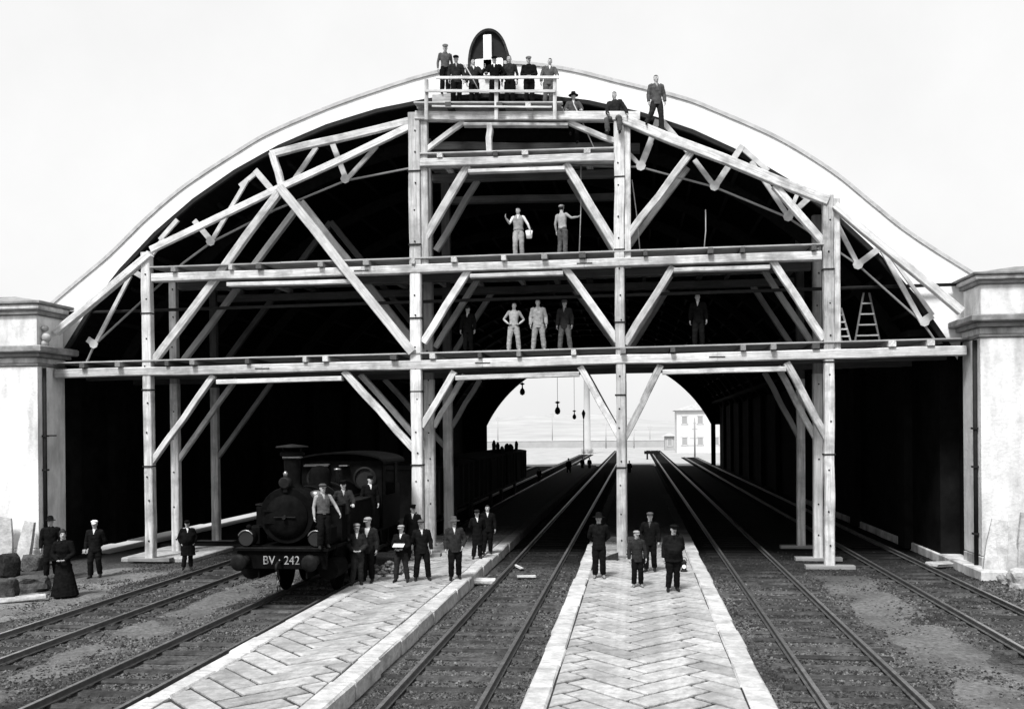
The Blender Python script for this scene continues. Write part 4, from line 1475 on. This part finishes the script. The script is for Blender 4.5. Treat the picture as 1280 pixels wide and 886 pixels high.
# lettering
fc_ = bpy.data.curves.new('number', 'FONT')
fc_.body = "BV \u00b7 242"
fc_.size = .30
fc_.align_x = 'CENTER'
fc_.extrude = .008
to = bpy.data.objects.new('tmp_text', fc_)
C.objects.link(to)
dg = bpy.context.evaluated_depsgraph_get()
tme = bpy.data.meshes.new_from_object(to.evaluated_get(dg))
bpy.data.objects.remove(to)
tme.materials.clear(); tme.materials.append(M['worn_letter'])
tme.name = 'number_lettering'
o = link('number_lettering', tme, beam, V((LX, LY + .222, LZ + .98)) - wloc(beam))
o.rotation_euler = (rad(90), 0, 0)
o.scale = (.92, 1.0, 1)
# hook and chain
b = MB(); b.tube([(0, .24, 1.05), (0, .0, 1.05), (0, -.12, 1.0), (0, -.14, .90), (0, -.05, .86)], [.035, .035, .035, .03, .02], 8); lp(b, 'coupling_hook', M['locog'])
for k in range(4):
    b = MB()
    c = V((.02, -.06 + .015 * k, .80 - .13 * k))
    pts = [c + V(((.035 if k % 2 else .005) * math.cos(t), (.005 if k % 2 else .035) * math.cos(t), .085 * math.sin(t))) for t in [2 * math.pi * q / 10 for q in range(11)]]
    b.tube(pts, .014, 6, caps=False); lp(b, 'chain_link', M['brass'] if k == 2 else M['locog'])
# frames, footplate
b = MB()
for s in (-1, 1): b.box((s * .62, 3.6, .92), (.04, 6.6, .62))
lp(b, 'main_frame', M['loco'])
b = MB(); b.box((0, 3.75, 1.345), (2.46, 7.2, .06)); lp(b, 'footplate', M['loco'])
b = MB(); b.box((0, .19, 1.37), (2.3, .06, .06)); lp(b, 'beam_edge', M['locog'])
# smokebox, boiler, tanks
b = MB(); b.lathe([(.70, .62), (.72, .66), (.72, 1.45), (.70, 1.5)], (0, 0, 2.15), 28, axis='Y'); sb = lp(b, 'smokebox', M['loco'])
b = MB(); b.lathe([(.05, .50), (.35, .53), (.55, .58), (.57, .63)], (0, 0, 2.12), 26, axis='Y'); dr = lp(b, 'smokebox_door', M['loco'], sb)
b = MB(); b.tube([(-.28, .48, 2.12), (.28, .48, 2.12)], .02, 6); b.lathe([(.05, .40), (.06, .5)], (0, 0, 2.12), 10, axis='Y'); lp(b, 'door_handle', M['locog'], sb)
b = MB()
for z in (1.98, 2.28): b.box((-.2, .55, z), (.8, .05, .05))
lp(b, 'door_hinge', M['loco'], sb)
b = MB(); b.lathe([(.63, 1.5), (.63, 5.2)], (0, 0, 2.18), 28, axis='Y'); bo = lp(b, 'boiler', M['loco'])
for y in (2.1, 3.0, 3.9): 
    b = MB(); b.lathe([(.637, y), (.645, y + .01), (.645, y + .07), (.637, y + .08)], (0, 0, 2.18), 28, axis='Y', caps=False); lp(b, 'boiler_band', M['locog'], bo)
for s in (-1, 1):
    b = MB(); b.box((s * .94, 3.35, 1.86), (.44, 3.7, .96), bev=.03); tk = lp(b, 'side_tank', M['loco'])
    b = MB(); b.box((s * .94, 3.35, 2.36), (.47, 3.74, .035)); lp(b, 'tank_rim', M['locog'], tk)
    b = MB(); b.box((s * .94, 1.05, 1.62), (.30, .5, .5), bev=.05); lp(b, 'sand_box', M['loco'])
    b = MB()
    b.lathe([(.26, .75), (.27, .8), (.27, 1.6), (.26, 1.65), (.08, 1.66)], (s * 1.02, 0, .78), 20, axis='Y'); lp(b, 'cylinder', M['loco'])
    b = MB(); b.box((s * 1.02, 2.6, .62), (.05, 2.2, .10)); b.box((s * 1.06, 3.6, .55), (.05, 1.9, .09)); lp(b, 'connecting_rod', M['locog'])
    for y in (2.5, 4.1, 5.7):
        b = MB(); b.lathe([(.60, -.07), (.63, -.06), (.63, .0), (.56, .02), (.53, .0), (.14, .0), (.14, .07), (.03, .07)], (s * .75, y, .60), 24, axis='X')
        if s < 0: b.v = [(2 * s * .75 - x, yy, z) for x, yy, z in b.v]
        wh = lp(b, 'wheel', M['loco'])
    b = MB()
    b.tube([(s * .75, .70, 2.44), (s * .76, 5.1, 2.44)], .018, 6); lp(b, 'handrail', M['locog'])
    b = MB(); b.box((s * 1.15, 6.1, .62), (.05, .5, .05)); b.box((s * 1.18, 6.1, .95), (.03, .06, .75)); b.box((s * 1.08, 6.1, .6), (.26, .5, .03)); lp(b, 'cab_step', M['loco'])
# chimney with cap, lamp before it, dome
b = MB(); b.lathe([(.30, 2.78), (.24, 2.86), (.20, 2.95), (.215, 3.55), (.23, 3.62), (.31, 3.66), (.31, 3.73), (.25, 3.76), (.19, 3.74), (.19, 3.6)], (0, 1.05, 0), 22, caps=False); ch = lp(b, 'chimney', M['loco'])
b = MB(); b.lathe([(.236, 3.58), (.255, 3.60), (.255, 3.64), (.236, 3.655)], (0, 1.05, 0), 22); lp(b, 'chimney_band', M['brass'], ch)
b = MB(); b.lathe([(.42, 3.86), (.40, 3.90), (.02, 3.95)], (0, 1.05, 0), 22); b.tube([(-.2, 1.05, 3.7), (-.26, 1.05, 3.87)], .015, 6); b.tube([(.2, 1.05, 3.7), (.26, 1.05, 3.87)], .015, 6); lp(b, 'chimney_hood', M['locog'], ch)
b = MB(); b.lathe([(.12, .5), (.15, .52), (.15, .72), (.05, .74)], (-.02, 0, 2.98), 16, axis='Y'); b.box((-.02, .62, 2.81), (.1, .1, .12)); tl = lp(b, 'top_lamp', M['locog'])
b = MB(); b.lathe([(.05, 0), (.06, .1), (.02, .16)], (-.02, .62, 3.12), 10); lp(b, 'lamp_chimney', M['brass'], tl)
b = MB(); b.lathe([(.34, 2.7), (.30, 2.82), (.30, 3.1), (.24, 3.24), (.10, 3.31), (.01, 3.32)], (0, 3.2, 0), 22); lp(b, 'steam_dome', M['loco'])
b = MB(); b.lathe([(.05, 2.75), (.05, 3.12), (.11, 3.14), (.11, 3.18), (.04, 3.2)], (.1, 4.5, 0), 10); lp(b, 'safety_valve', M['brass'])
b = MB(); b.lathe([(.10, 2.5), (.16, 2.52), (.16, 2.72), (.06, 2.76)], (.62, 1.1, 0), 12); lp(b, 'oil_pot', M['brass'])
# cab
CY = 5.2


def cab_front(y):
    b = MB()
    # a wall with two round holes: strips round each hole
    x0, x1, z0, z1 = -1.24, 1.24, 1.38, 3.38
    holes = [(-.72, 2.85, .30), (.72, 2.85, .30)]
    for (cx, cz, r) in holes:
        lx0, lx1 = (x0, -.001) if cx < 0 else (.001, x1)
        n = 24
        cir, sq = [], []
        for k in range(n):
            t = 2 * math.pi * k / n
            c_, s_ = math.cos(t), math.sin(t)
            cir.append((cx + r * c_, cz + r * s_))
            kx = ((lx1 if c_ > 0 else lx0) - cx) / c_ if abs(c_) > 1e-6 else 1e9
            kz = ((z1 if s_ > 0 else z0) - cz) / s_ if abs(s_) > 1e-6 else 1e9
            kk = min(kx, kz)
            sq.append((cx + kk * c_, cz + kk * s_))
        for k in range(n):
            j = (k + 1) % n
            q = [cir[k], cir[j], sq[j], sq[k]]
            vs = [(x, y, z) for x, z in q] + [(x, y + .05, z) for x, z in q]
            b.add(vs, [[0, 1, 2, 3], [7, 6, 5, 4], [0, 4, 5, 1]])
        # corners the fan misses
        for (ax, az) in ((lx0, z0), (lx1, z0), (lx0, z1), (lx1, z1)):
            near = sorted(sq, key=lambda p: (p[0] - ax) ** 2 + (p[1] - az) ** 2)[:2]
            b.add([(ax, y, az), (near[0][0], y, near[0][1]), (near[1][0], y, near[1][1])], [[0, 1, 2]])
    return b


cw = lp(cab_front(CY), 'cab_front', M['loco'])
for s in (-1, 1):
    b = MB(); b.lathe([(.30, -.02), (.36, -.02), (.36, .03), (.30, .03), (.30, -.02)], (s * .72, CY - .02, 2.85), 26, axis='Y', caps=False); wr_ = lp(b, 'window_rim', M['locog'], cw)
    b = MB(); b.lathe([(.298, 0), (.298, .012)], (s * .72, CY + .02, 2.85), 24, axis='Y'); lp(b, 'window_glass', M['glass'], cw)
    b = MB(); b.box((s * 1.225, CY + .95, 1.85), (.04, 1.75, .95)); b.box((s * 1.225, CY + .25, 2.85), (.04, .36, 1.04)); b.box((s * 1.225, CY + 1.7, 2.85), (.04, .3, 1.04)); lp(b, 'cab_side', M['loco'])
b = MB()
prof = [(1.38 * math.sin(t), 3.20 + .30 * math.cos(t)) for t in [math.pi * (-.5 + k / 12) for k in range(13)]]
prof = [(x, z) for x, z in prof]
for i in range(12):
    q = [prof[i], prof[i + 1], (prof[i + 1][0], prof[i + 1][1] + .05), (prof[i][0], prof[i][1] + .05)]
    vs = [(x, CY - .25, z + .1) for x, z in q] + [(x, CY + 2.3, z + .1) for x, z in q]
    b.add(vs, [[0, 1, 2, 3], [7, 6, 5, 4], [0, 4, 5, 1], [3, 2, 6, 7]])
lp(b, 'cab_roof', M['loco'])
b = MB(); b.box((-.72, CY - .12, 3.27), (.75, .22, .03), rot=Matrix.Rotation(.25, 3, 'X')); lp(b, 'window_glare', M['brass'])  # glare at the left cab window, built as a bright plate
b = MB(); b.box((.12, CY - .12, 3.25), (.26, .2, .03)); lp(b, 'roof_vent', M['brass'])
b = MB(); b.box((0, CY + 1.9, 2.0), (2.4, .8, 1.25), bev=.04); lp(b, 'coal_bunker', M['loco'])

# men on the engine (right hand running board)
RB = LZ + 1.378


def on_loco(px, head, label, **k):
    d0 = ray(px, head)
    X = LX + 1.10
    q = CAM + d0 * ((X - CAM.x) / d0.x)
    q.y = min(q.y, LY + 4.82)
    return person(V((X, q.y, RB)), k.pop('H', 1.62), .35, label, group=GP, **k)


on_loco(404, 604, 'driver in pale shirt standing on the footplate of the locomotive', H=1.60, arms=('down', 'lean'), top='waistcoat', topm='midgrey', shirtm='greyshirt', legm='black', hat='cap', hatm='midgrey')
on_loco(430, 605, 'fireman in dark jacket standing on the footplate, middle one of three', H=1.58, arms=('akimbo', 'rail'), topm='darkgrey', shirtm='greyshirt', legm='black', hat='peak', hatm='black')
on_loco(462, 605, 'man in dark cap before the round cab window of the locomotive', H=1.60, arms=('down', 'down'), topm='black', shirtm='shirt', legm='black', hat='peak', hatm='black')

# ------------------------------------------------------------------ goods wagons behind the engine
def wagon(y0, label, n):
    t = root('goods_wagon', (LX, y0, LZ), label, 'wagon', 'goods wagons coupled behind the locomotive')
    Lg = 9.6
    b = MB(); b.box((LX, y0 + Lg / 2, LZ + 1.98), (2.7, Lg, 1.75), bev=.02); b.build('body', M['wagon'], t)
    for s in (-1, 1):
        for k in range(8):
            b = MB(); b.box((LX + s * 1.375, y0 + .3 + k * (Lg - .6) / 7, LZ + 1.98), (.06, .12, 1.76)); b.build('side_post', M['iron'], t)
        b = MB(); b.box((LX + s * 1.40, y0 + Lg / 2, LZ + 1.95), (.05, 1.6, 1.6)); b.build('sliding_door', M['wagon'], t)
        for y in (1.6, Lg - 1.6):
            b = MB(); b.lathe([(.46, -.05), (.48, 0), (.42, .05), (.1, .05), (.1, .1)], (LX + s * .75, y0 + y, LZ + .47), 18, axis='X'); b.build('wheel', M['iron'], t)
        for y in (-.02, Lg + .02):
            b = MB(); b.lathe([(.08, -.35), (.18, -.36), (.18, -.40)] if y < 1 else [(.18, .40), (.18, .36), (.08, .35), (.08, 0)], (LX + s * .88, y0 + y, LZ + 1.02), 12, axis='Y'); b.build('buffer', M['iron'], t)
    b = MB(); b.box((LX, y0 + Lg / 2, LZ + 1.02), (2.3, Lg + .1, .18)); b.build('underframe', M['iron'], t)
    b = MB()
    pr = [(1.42 * math.sin(q), .16 * math.cos(q)) for q in [math.pi * (-.5 + k / 8) for k in range(9)]]
    b.prism([(LX + x, LZ + 2.86 + z) for x, z in pr], y0 - .08, y0 + Lg + .08); b.build('roof', M['wagon'], t)
    return t


wagon(3.0, 'dark goods wagon coupled right behind the locomotive', 0)
wagon(13.6, 'middle one of the dark goods wagons behind the locomotive', 1)
wagon(24.2, 'last dark goods wagon nearest the far opening, with stakes standing on its roof', 2)
for k in range(12):
    b = MB()
    y = 24.6 + k * .72 + RND.uniform(-.25, .25)
    h = RND.choice((.35, .5, .62, .75, .45))
    x = LX + .75 + RND.uniform(-.3, .3)
    b.tube([(x, y, LZ + 2.94), (x + RND.uniform(-.04, .04), y, LZ + 2.94 + h * .7), (x, y, LZ + 2.94 + h)], [.10, .12, .05], 8)
    tag(b.build('stake', M['iron']), 'short dark stake standing in a row on the wagon roof', 'stake', 'stakes standing on the wagon roof')


# ------------------------------------------------------------------ small things on and round the scaffold
def ladder_thing(foot_px, top_px, Y, w0, w1, rungs, name, label, cat, D):
    a = D(foot_px, Y)
    tpx = at(top_px[0], top_px[1], Y)
    t = root(name, a, label, cat)
    for s in (-1, 1):
        timber('ladder_rail', a + V((s * w0 / 2, -.0, 0)), tpx + V((s * w1 / 2, .0, 0)), .06, .05, M['timber_grey'], t, 2, 0)
    for k in range(rungs):
        u = (k + 1) / (rungs + 1)
        c = a + (tpx - a) * u
        w = w0 + (w1 - w0) * u
        timber('rung', c + V((-w / 2, -.03, 0)), c + V((w / 2, -.03, 0)), .05, .04, M['timber'], t, 1, 0)
    return t


ladder_thing(1084, (1083, 366), 2.2, .85, .18, 4, 'step_ladder', 'narrow trestle ladder with pale rungs on the right of the lowest deck', 'ladder', D1)
ladder_thing(1058, (1046, 385), .9, .28, .26, 4, 'short_ladder', 'short ladder leaning behind the right outer post on the lowest deck', 'ladder', D1)
# ropes
for (p0, p1, Y, lb) in (((726, 203), (724, 316), .35, 'rope hanging straight down beside the man on the middle deck'),
                        ((717, 130), (742, 184), .1, 'thin rope slung from the climbing man to the upper deck'),
                        ((579, 78), (598, 112), -.1, 'rope end slanting across the men on the top deck'),
                        ((790, 225), (800, 315), 1.0, 'thin rope hanging right of the slim post'),
                        ((882, 262), (880, 312), 1.0, 'thin rope hanging over the right part of the middle deck')):
    a, c = at(p0[0], p0[1], Y), at(p1[0], p1[1], Y)
    b = MB(); m_ = a * .5 + c * .5 + V((.03, 0, -.04))
    b.tube([a, m_, c], .018, 6)
    tag(b.build('rope', M['rope']), lb, 'rope')
# pail in the man's hand
hp = D2(649, .55)
b = MB()
c = hp + V((.36, -.05, .62))
b.lathe([(.09, 0), (.12, .24), (.11, .24), (.085, .02)], c, 14)
pail = b.build('pail', M['white'])
b2 = MB(); b2.tube([c + V((.115 * math.cos(t), 0, .24 + .14 * math.sin(t))) for t in [math.pi * k / 8 for k in range(9)]], .008, 6, caps=False)
tag(pail, 'small pale pail hanging from the hand of the man on the middle deck', 'pail')
b2.build('pail_handle', M['iron'], pail)
# paper held on the left platform
pp = stand_at(502, 727)
b = MB(); b.box((pp.x, pp.y - .30, pp.z + 1.03), (.30, .20, .012), rot=Matrix.Rotation(.35, 3, 'X'))
tag(b.build('paper', M['shirt']), 'white folded paper held by the man on the left platform', 'paper')
# lantern on the right platform
lpn = stand_at(855, 714)
lt = root('hand_lantern', lpn, 'small dark hand lantern standing at the platform edge by the broad man', 'lantern')
b = MB(); b.lathe([(.10, 0), (.10, .04), (.07, .05), (.07, .24), (.09, .26), (.03, .34)], lpn, 14); b.build('lantern_body', M['iron'], lt)
b = MB(); b.lathe([(.055, -.02), (.06, 0)], lpn + V((0, -.07, .15)), 12, axis='Y'); b.build('lens', M['white'], lt)
b = MB(); b.tube([lpn + V((.08 * math.cos(t), 0, .30 + .12 * math.sin(t))) for t in [math.pi * k / 8 for k in range(9)]], .008, 6, caps=False); b.build('handle', M['iron'], lt)
# wedge at the slim post
wp = stand_at(765, 699)
b = MB(); b.prism([(wp.x - .28, PLZ), (wp.x + .2, PLZ), (wp.x + .2, PLZ + .22), (wp.x - .1, PLZ + .12)], wp.y - .12, wp.y + .12)
tag(b.build('wooden_wedge', M['sleeper']), 'dark wooden wedge lying at the foot of the slim post', 'wedge')
# broken boards and stones
for (px, py, L, w, rz, lb, m) in ((648, 708, 1.1, .10, 1.9, 'pale broken board lying on the middle track', 'timber'),
                              (658, 720, .55, .2, .2, 'short pale board scrap beside the broken board on the middle track', 'timber'),
                              (28, 750, 1.15, .20, .5, 'pale squared stone lying at the left picture edge', 'kerb'),
                              (17, 702, .55, .40, .1, 'pale tilted stone block at the left picture edge', 'kerb'),
                              (1246, 713, .65, .16, .1, 'flat pale stone lying before the right pier', 'kerb'),
                              (1262, 719, .3, .2, .4, 'small pale stone before the right pier', 'kerb'),
                              (1178, 707, .9, .5, .5, 'pale heap of mortar spilt between the rails by the right pier', 'kerb'),
                              (603, 728, .75, .42, .1, 'flat pale stone between the left platform and the middle track', 'kerb')):
    p = gr(px, py, 0.05)
    b = MB()
    hh = .14 if m == 'kerb' else .045
    b.box((0, 0, 0), (L, w, hh), bev=.03)
    b.v = [(x + RND.uniform(-.02, .02), y + RND.uniform(-.02, .02), z) for x, y, z in b.v]
    o = b.build('loose_stone' if m == 'kerb' else 'broken_board', M[m])
    o.location = (p.x, p.y, .03)
    o.rotation_euler = (0, RND.uniform(-.04, .04), rz)
    tag(o, lb, 'stone' if m == 'kerb' else 'board')
def boulder(px, py, w, h, m, lb, rz=0.0):
    p = gr(px, py, 0.0)
    bm = bmesh.new()
    bmesh.ops.create_icosphere(bm, subdivisions=3, radius=1.0)
    sd_ = RND.uniform(0, 50)
    for v in bm.verts:
        c = v.co
        q = V((max(-.72, min(.72, c.x)), max(-.72, min(.72, c.y)), max(-.7, min(.7, c.z))))
        q *= 1 + .22 * mnoise.noise(c * 1.4 + V((sd_, 0, 0))) + .07 * mnoise.noise(c * 5 + V((sd_, 0, 0)))
        v.co = V((q.x * w / 1.44, q.y * w * .8 / 1.44, max(0, q.z + .66) * h / 1.36))
    me = bpy.data.meshes.new('boulder'); bm.to_mesh(me); bm.free()
    me.materials.append(M[m])
    o = link('boulder', me, None, (p.x, p.y, -.03))
    o.rotation_euler = (0, 0, rz)
    tag(o, lb, 'stone block')


for a_ in ((6, 752, .6, .62, 'sleeper', 'big dark block at the left picture edge, nearest of its heap', .3), (12, 720, .55, .7, 'stone_dark', 'dark block behind the biggest one at the left picture edge', .9),
           (36, 738, 1.0, .42, 'sleeper', 'low dark slab tilted beside the heap at the left picture edge', .5), (40, 712, .6, .5, 'stone', 'grey block at the foot of the left pier', .2),
           (1236, 716, .45, .35, 'plaster_old', 'pale broken block before the leaning slabs of the right pier', .2), (1258, 728, .4, .3, 'kerb', 'small pale block lying forward of the leaning slabs', .7),
           (1276, 733, .6, .5, 'kerb', 'large pale block at the right picture edge', .1), (1222, 706, .5, .7, 'plaster_old', 'upright stone by the right pier corner under the rain pipe', .2),
           (1274, 705, .7, .9, 'plaster_old', 'tall rough pale block beside the right leaning slab', .5)):
    boulder(*a_)
# rubble heap at the platform by the engine
rp = gr(488, 716, PLZ)
vsb = MB()
for k in range(60):
    r_, a = abs(RND.gauss(0, .38)), RND.uniform(0, 6.28)
    z = max(0, .30 - r_ * .45)
    s = RND.uniform(.05, .12)
    vsb.ell((rp.x + r_ * math.cos(a) * .9, rp.y + r_ * math.sin(a) * 1.4, PLZ + z * RND.random() + s * .4), (s, s * RND.uniform(.7, 1.2), s * .7), 6, 4)
tag(vsb.build('rubble_heap', M['stone']), 'low heap of grey rubble beside the locomotive on the left platform', 'rubble', kind='stuff')


# ------------------------------------------------------------------ lamps in the shed and the yard beyond
def hanging_lamp(px, py, Y, s, lb):
    p = at(px, py, Y)
    zt = AZ + math.sqrt(AR ** 2 - (p.x - AX) ** 2)
    t = root('hanging_lamp', p, lb, 'lamp', 'gas lamps hung from the vault')
    b = MB(); b.tube([p + V((0, 0, .9 * s)), V((p.x, p.y, zt - .05))], .018, 6); b.build('lamp_rod', M['iron'], t)
    b = MB(); b.lathe([(.03, 0), (.16, .08), (.20, .26), (.14, .44), (.06, .52), (.04, .74), (.20, .84), (.03, .93)], V((0, 0, 0)), 14)
    b.v = [(x * s + p.x, y * s + p.y, z * s + p.z) for x, y, z in b.v]
    b.build('lamp_globe', M['iron'], t)


hanging_lamp(653, 494, 46, 1.1, 'dark gas lamp hanging nearest the arch edge of the far opening')
hanging_lamp(697, 518, 52, 1.25, 'dark gas lamp hanging in the far opening, larger of the middle two')
hanging_lamp(718, 524, 66, 1.0, 'dark gas lamp hanging in the far opening, smaller of the middle two')


def lamp_post(px, ytop, ybot, lb, Y=None):
    p = gr(px, ybot, -.03)
    if Y: p = V((at(px, 500, Y).x, Y, -.03))
    h = hgt(px, ytop, ybot, p)
    t = root('lamp_post', p, lb, 'lamp post')
    b = MB(); b.lathe([(.16, 0), (.14, .3), (.06, .4), (.045, h * .84)], p, 10); b.build('post', M['moulding'], t)
    b = MB(); b.lathe([(.07, h * .84), (.22, h * .93), (.24, h * .94), (.05, h)], p, 8); b.build('lantern', M['iron'], t)


lamp_post(730, 512, 583, 'tall iron lamp post in the bright yard beyond the shed')
# signal mast in the yard
p = V((at(868, 500, 118).x, 118, -.03))
t = root('signal_mast', p, 'pale signal mast with cross arms in the yard beyond the shed', 'signal mast')
b = MB(); b.lathe([(.14, 0), (.09, 6.0), (.02, 6.3)], p, 8); b.build('mast', M['greyhouse'], t)
for z, w in ((1.9, 2.2), (3.0, 1.5), (4.4, .8), (5.3, .4)):
    b = MB(); b.box(p + V((0, -.02, z)), (w, .1, .12)); b.build('cross_arm', M['greyhouse'], t)
for px, yt in ((757, 528), (792, 535)):
    p = V((at(px, 500, 200).x, 200, -.03)); h = 4.4 + (537 - yt) * 231 / F
    b = MB(); b.lathe([(.14, 0), (.10, h)], p, 8); b.box(p + V((0, 0, h - .5)), (1.6, .1, .12))
    tag(b.build('telegraph_pole', M['greyhouse']), 'faint telegraph pole in the yard, ' + ('left' if px < 780 else 'right') + ' of the slim post', 'pole')


def house(px0, px1, y_eave, y_ridge, Y, depth, m, lb, rows, cols, hip=True):
    x0, x1 = at(px0, 540, Y).x, at(px1, 540, Y).x
    z1, z2 = at(px0, y_eave, Y).z, at(px0, y_ridge, Y).z
    t = root('house', ((x0 + x1) / 2, Y + depth / 2, 0), lb, 'house')
    b = MB(); b.box(((x0 + x1) / 2, Y + depth / 2, z1 / 2 - .2), (x1 - x0, depth, z1 + .4)); b.build('wall', m, t)
    b = MB()
    e = .5
    i = min(depth, x1 - x0) / 2
    cy = Y + depth / 2
    b.rings([[V((x0 - e, Y - e, z1 + .01)), V((x1 + e, Y - e, z1 + .01)), V((x1 + e, Y + depth + e, z1 + .01)), V((x0 - e, Y + depth + e, z1 + .01))],
             [V((x0 + i * .9, cy - .1, z2)), V((x1 - i * .9, cy - .1, z2)), V((x1 - i * .9, cy + .1, z2)), V((x0 + i * .9, cy + .1, z2))]], 0, True, False)
    b.build('roof', M['roof'], t)
    for r in range(rows):
        for c in range(cols):
            cx = x0 + (x1 - x0) * (c + .5) / cols
            cz = z1 * (r + .55) / rows
            b = MB()
            for dx, dz, sx, sz in ((0, .75, 1.1, .1), (0, -.75, 1.3, .12), (-.5, 0, .1, 1.6), (.5, 0, .1, 1.6)): b.box((cx + dx, Y - .02, cz + dz), (sx, .12, sz))
            w = b.build('window', M['house'], t)
            b = MB(); b.box((cx, Y - .005, cz), (.92, .03, 1.42)); b.build('pane', M['pane'], w)
    return t


house(846, 905, 513, 503, 150, 9, M['house'], 'white two storey house with hipped roof at the right of the far opening', 2, 3)
house(831, 843, 545, 541, 175, 5, M['greyhouse'], 'small grey hut left of the white house in the yard', 1, 1)
house(640, 690, 556, 551, 330, 12, M['house'], 'long low pale house far off at the left of the far opening', 1, 5)
house(757, 800, 553, 547, 300, 10, M['house'], 'pale far house seen behind the slim post', 1, 4)

x0_, x1_ = at(600, 560, 210).x, at(838, 560, 210).x
wt = root('yard_wall', ((x0_ + x1_) / 2, 210, 0), 'long low grey wall closing the yard beyond the shed', 'wall')
b = MB(); b.box(((x0_ + x1_) / 2, 210, .7), (x1_ - x0_, .5, 2.0)); b.build('wall_face', M['greyhouse'], wt)
b = MB(); b.box(((x0_ + x1_) / 2, 210, 1.76), (x1_ - x0_ + .1, .7, .12)); b.build('coping', M['house'], wt)
for px, Y, lb in ((640, 120, 'dark low buffer stop at the left of the yard'), (815, 112, 'dark low buffer stop at the right of the yard')):
    p = V((at(px, 560, Y).x, Y, 0))
    t = root('buffer_stop', p, lb, 'buffer stop')
    b = MB(); b.box(p + V((0, 0, 1.0)), (2.3, .35, .45), bev=.04); b.build('buffer_beam', M['sleeper'], t)
    for sx in (-.7, .7):
        timber('stop_post', p + V((sx, 0, -.1)), p + V((sx, 0, 1.3)), .25, .25, M['sleeper'], t, 2)
        timber('stop_strut', p + V((sx, 1.5, -.05)), p + V((sx, .1, 1.05)), .18, .18, M['sleeper'], t, 2)
# hills
b = MB()
nx, ny = 70, 14
vs, fs = [], []
for j in range(ny + 1):
    for i in range(nx + 1):
        x = -700 + 1400 * i / nx
        y = 420 + 900 * j / ny
        z = -2 + 26 * (j / ny) ** .8 * (1 + .55 * mnoise.noise(V((x * .006, y * .004, 1)))) + 10 * max(0, mnoise.noise(V((x * .012, y * .01, 5)))) * (j / ny)
        z *= 1.0 - .45 * (1 / (1 + math.exp(-(x - 0) / 120)))
        vs.append((x, y, z))
for j in range(ny):
    for i in range(nx):
        a = j * (nx + 1) + i
        fs.append([a, a + 1, a + nx + 2, a + nx + 1])
b.add(vs, fs, 0, True)
tag(b.build('hills', M['hill']), kind='structure')


def tree(px, Y, h, lb):
    p = V((at(px, 540, Y).x, Y, -.2))
    t = root('tree', p, lb, 'tree', 'trees far beyond the yard')
    b = MB(); b.tube([p, p + V((.1, 0, h * .35)), p + V((0, 0, h * .6))], [.16, .12, .06], 7)
    for k in range(4):
        a = k * 1.6
        b.tube([p + V((.05, 0, h * .4)), p + V((math.cos(a) * h * .2, math.sin(a) * h * .2, h * .65))], [.07, .02], 5)
    b.build('trunk', M['bark'], t)
    b = MB()
    cl = [(0, 0, .62, .20), (-.22, .05, .50, .15), (.24, -.05, .54, .16), (.05, .1, .80, .13), (-.12, -.1, .74, .12)]
    for k in range(620):
        u, v, w = RND.gauss(0, 1), RND.gauss(0, 1), RND.gauss(0, 1)
        n = math.sqrt(u * u + v * v + w * w)
        r = RND.uniform(.55, 1.0) * (1 + .3 * mnoise.noise(V((u / n * 2 + px, v / n * 2, w / n * 2))))
        qx, qy, qz, qr = cl[k % 5]
        c = p + V(((qx + u / n * r * qr) * h, (qy + v / n * r * qr) * h, (qz + w / n * r * qr * .8) * h))
        q = [c + V((RND.uniform(-1, 1), RND.uniform(-1, 1), RND.uniform(-1, 1))) * h * .05 for _ in range(4)]
        b.add(q, [[0, 1, 2], [0, 2, 3]])
    b.build('crown', M['leaf'], t)


p = at(734, 560, 150); p.z = -.03
t = root('chimney_stack', p, 'tall slim grey chimney stack in the yard behind the slim post', 'chimney')
b = MB(); b.lathe([(.95, 0), (.9, 1.2), (.68, 1.25), (.50, 17.0), (.62, 17.1), (.62, 17.5), (.42, 17.5)], p, 16); b.build('stack', M['greyhouse'], t)
b = MB(); b.lathe([(1.15, -.1), (1.15, .8), (.97, .82)], p, 4, smooth=False); b.build('base', M['greyhouse'], t)
for px, yt, Y, lb in ((690, 515, 230, 'faint thin pole far left of the chimney stack'), (622, 520, 240, 'faint thin pole at the left of the far opening'), (812, 530, 210, 'faint thin pole left of the grey hut')):
    p = V((at(px, 500, Y).x, Y, -.03)); h = at(px, yt, Y).z
    b = MB(); b.lathe([(.14, 0), (.09, h)], p, 8); b.box(p + V((0, 0, h - .6)), (1.3, .1, .12)); b.box(p + V((0, 0, h - 1.1)), (1.0, .1, .12))
    tag(b.build('telegraph_pole', M['greyhouse']), lb, 'pole')
# wall bracket lamp by the left pier
p = at(105, 583, 8.6)
t = root('bracket_lamp', p, 'small gas lamp on a wall bracket behind the left pier', 'lamp')
b = MB(); b.tube([p + V((-.75, .2, .25)), p + V((-.4, 0, .35)), p + V((0, 0, .3))], .02, 6); b.build('bracket', M['moulding'], t)
b = MB(); b.lathe([(.03, -.15), (.12, 0), (.14, .2), (.04, .32)], p, 10); b.build('lantern', M['pane'], t)

finish_people()
print('objects', len(bpy.data.objects))
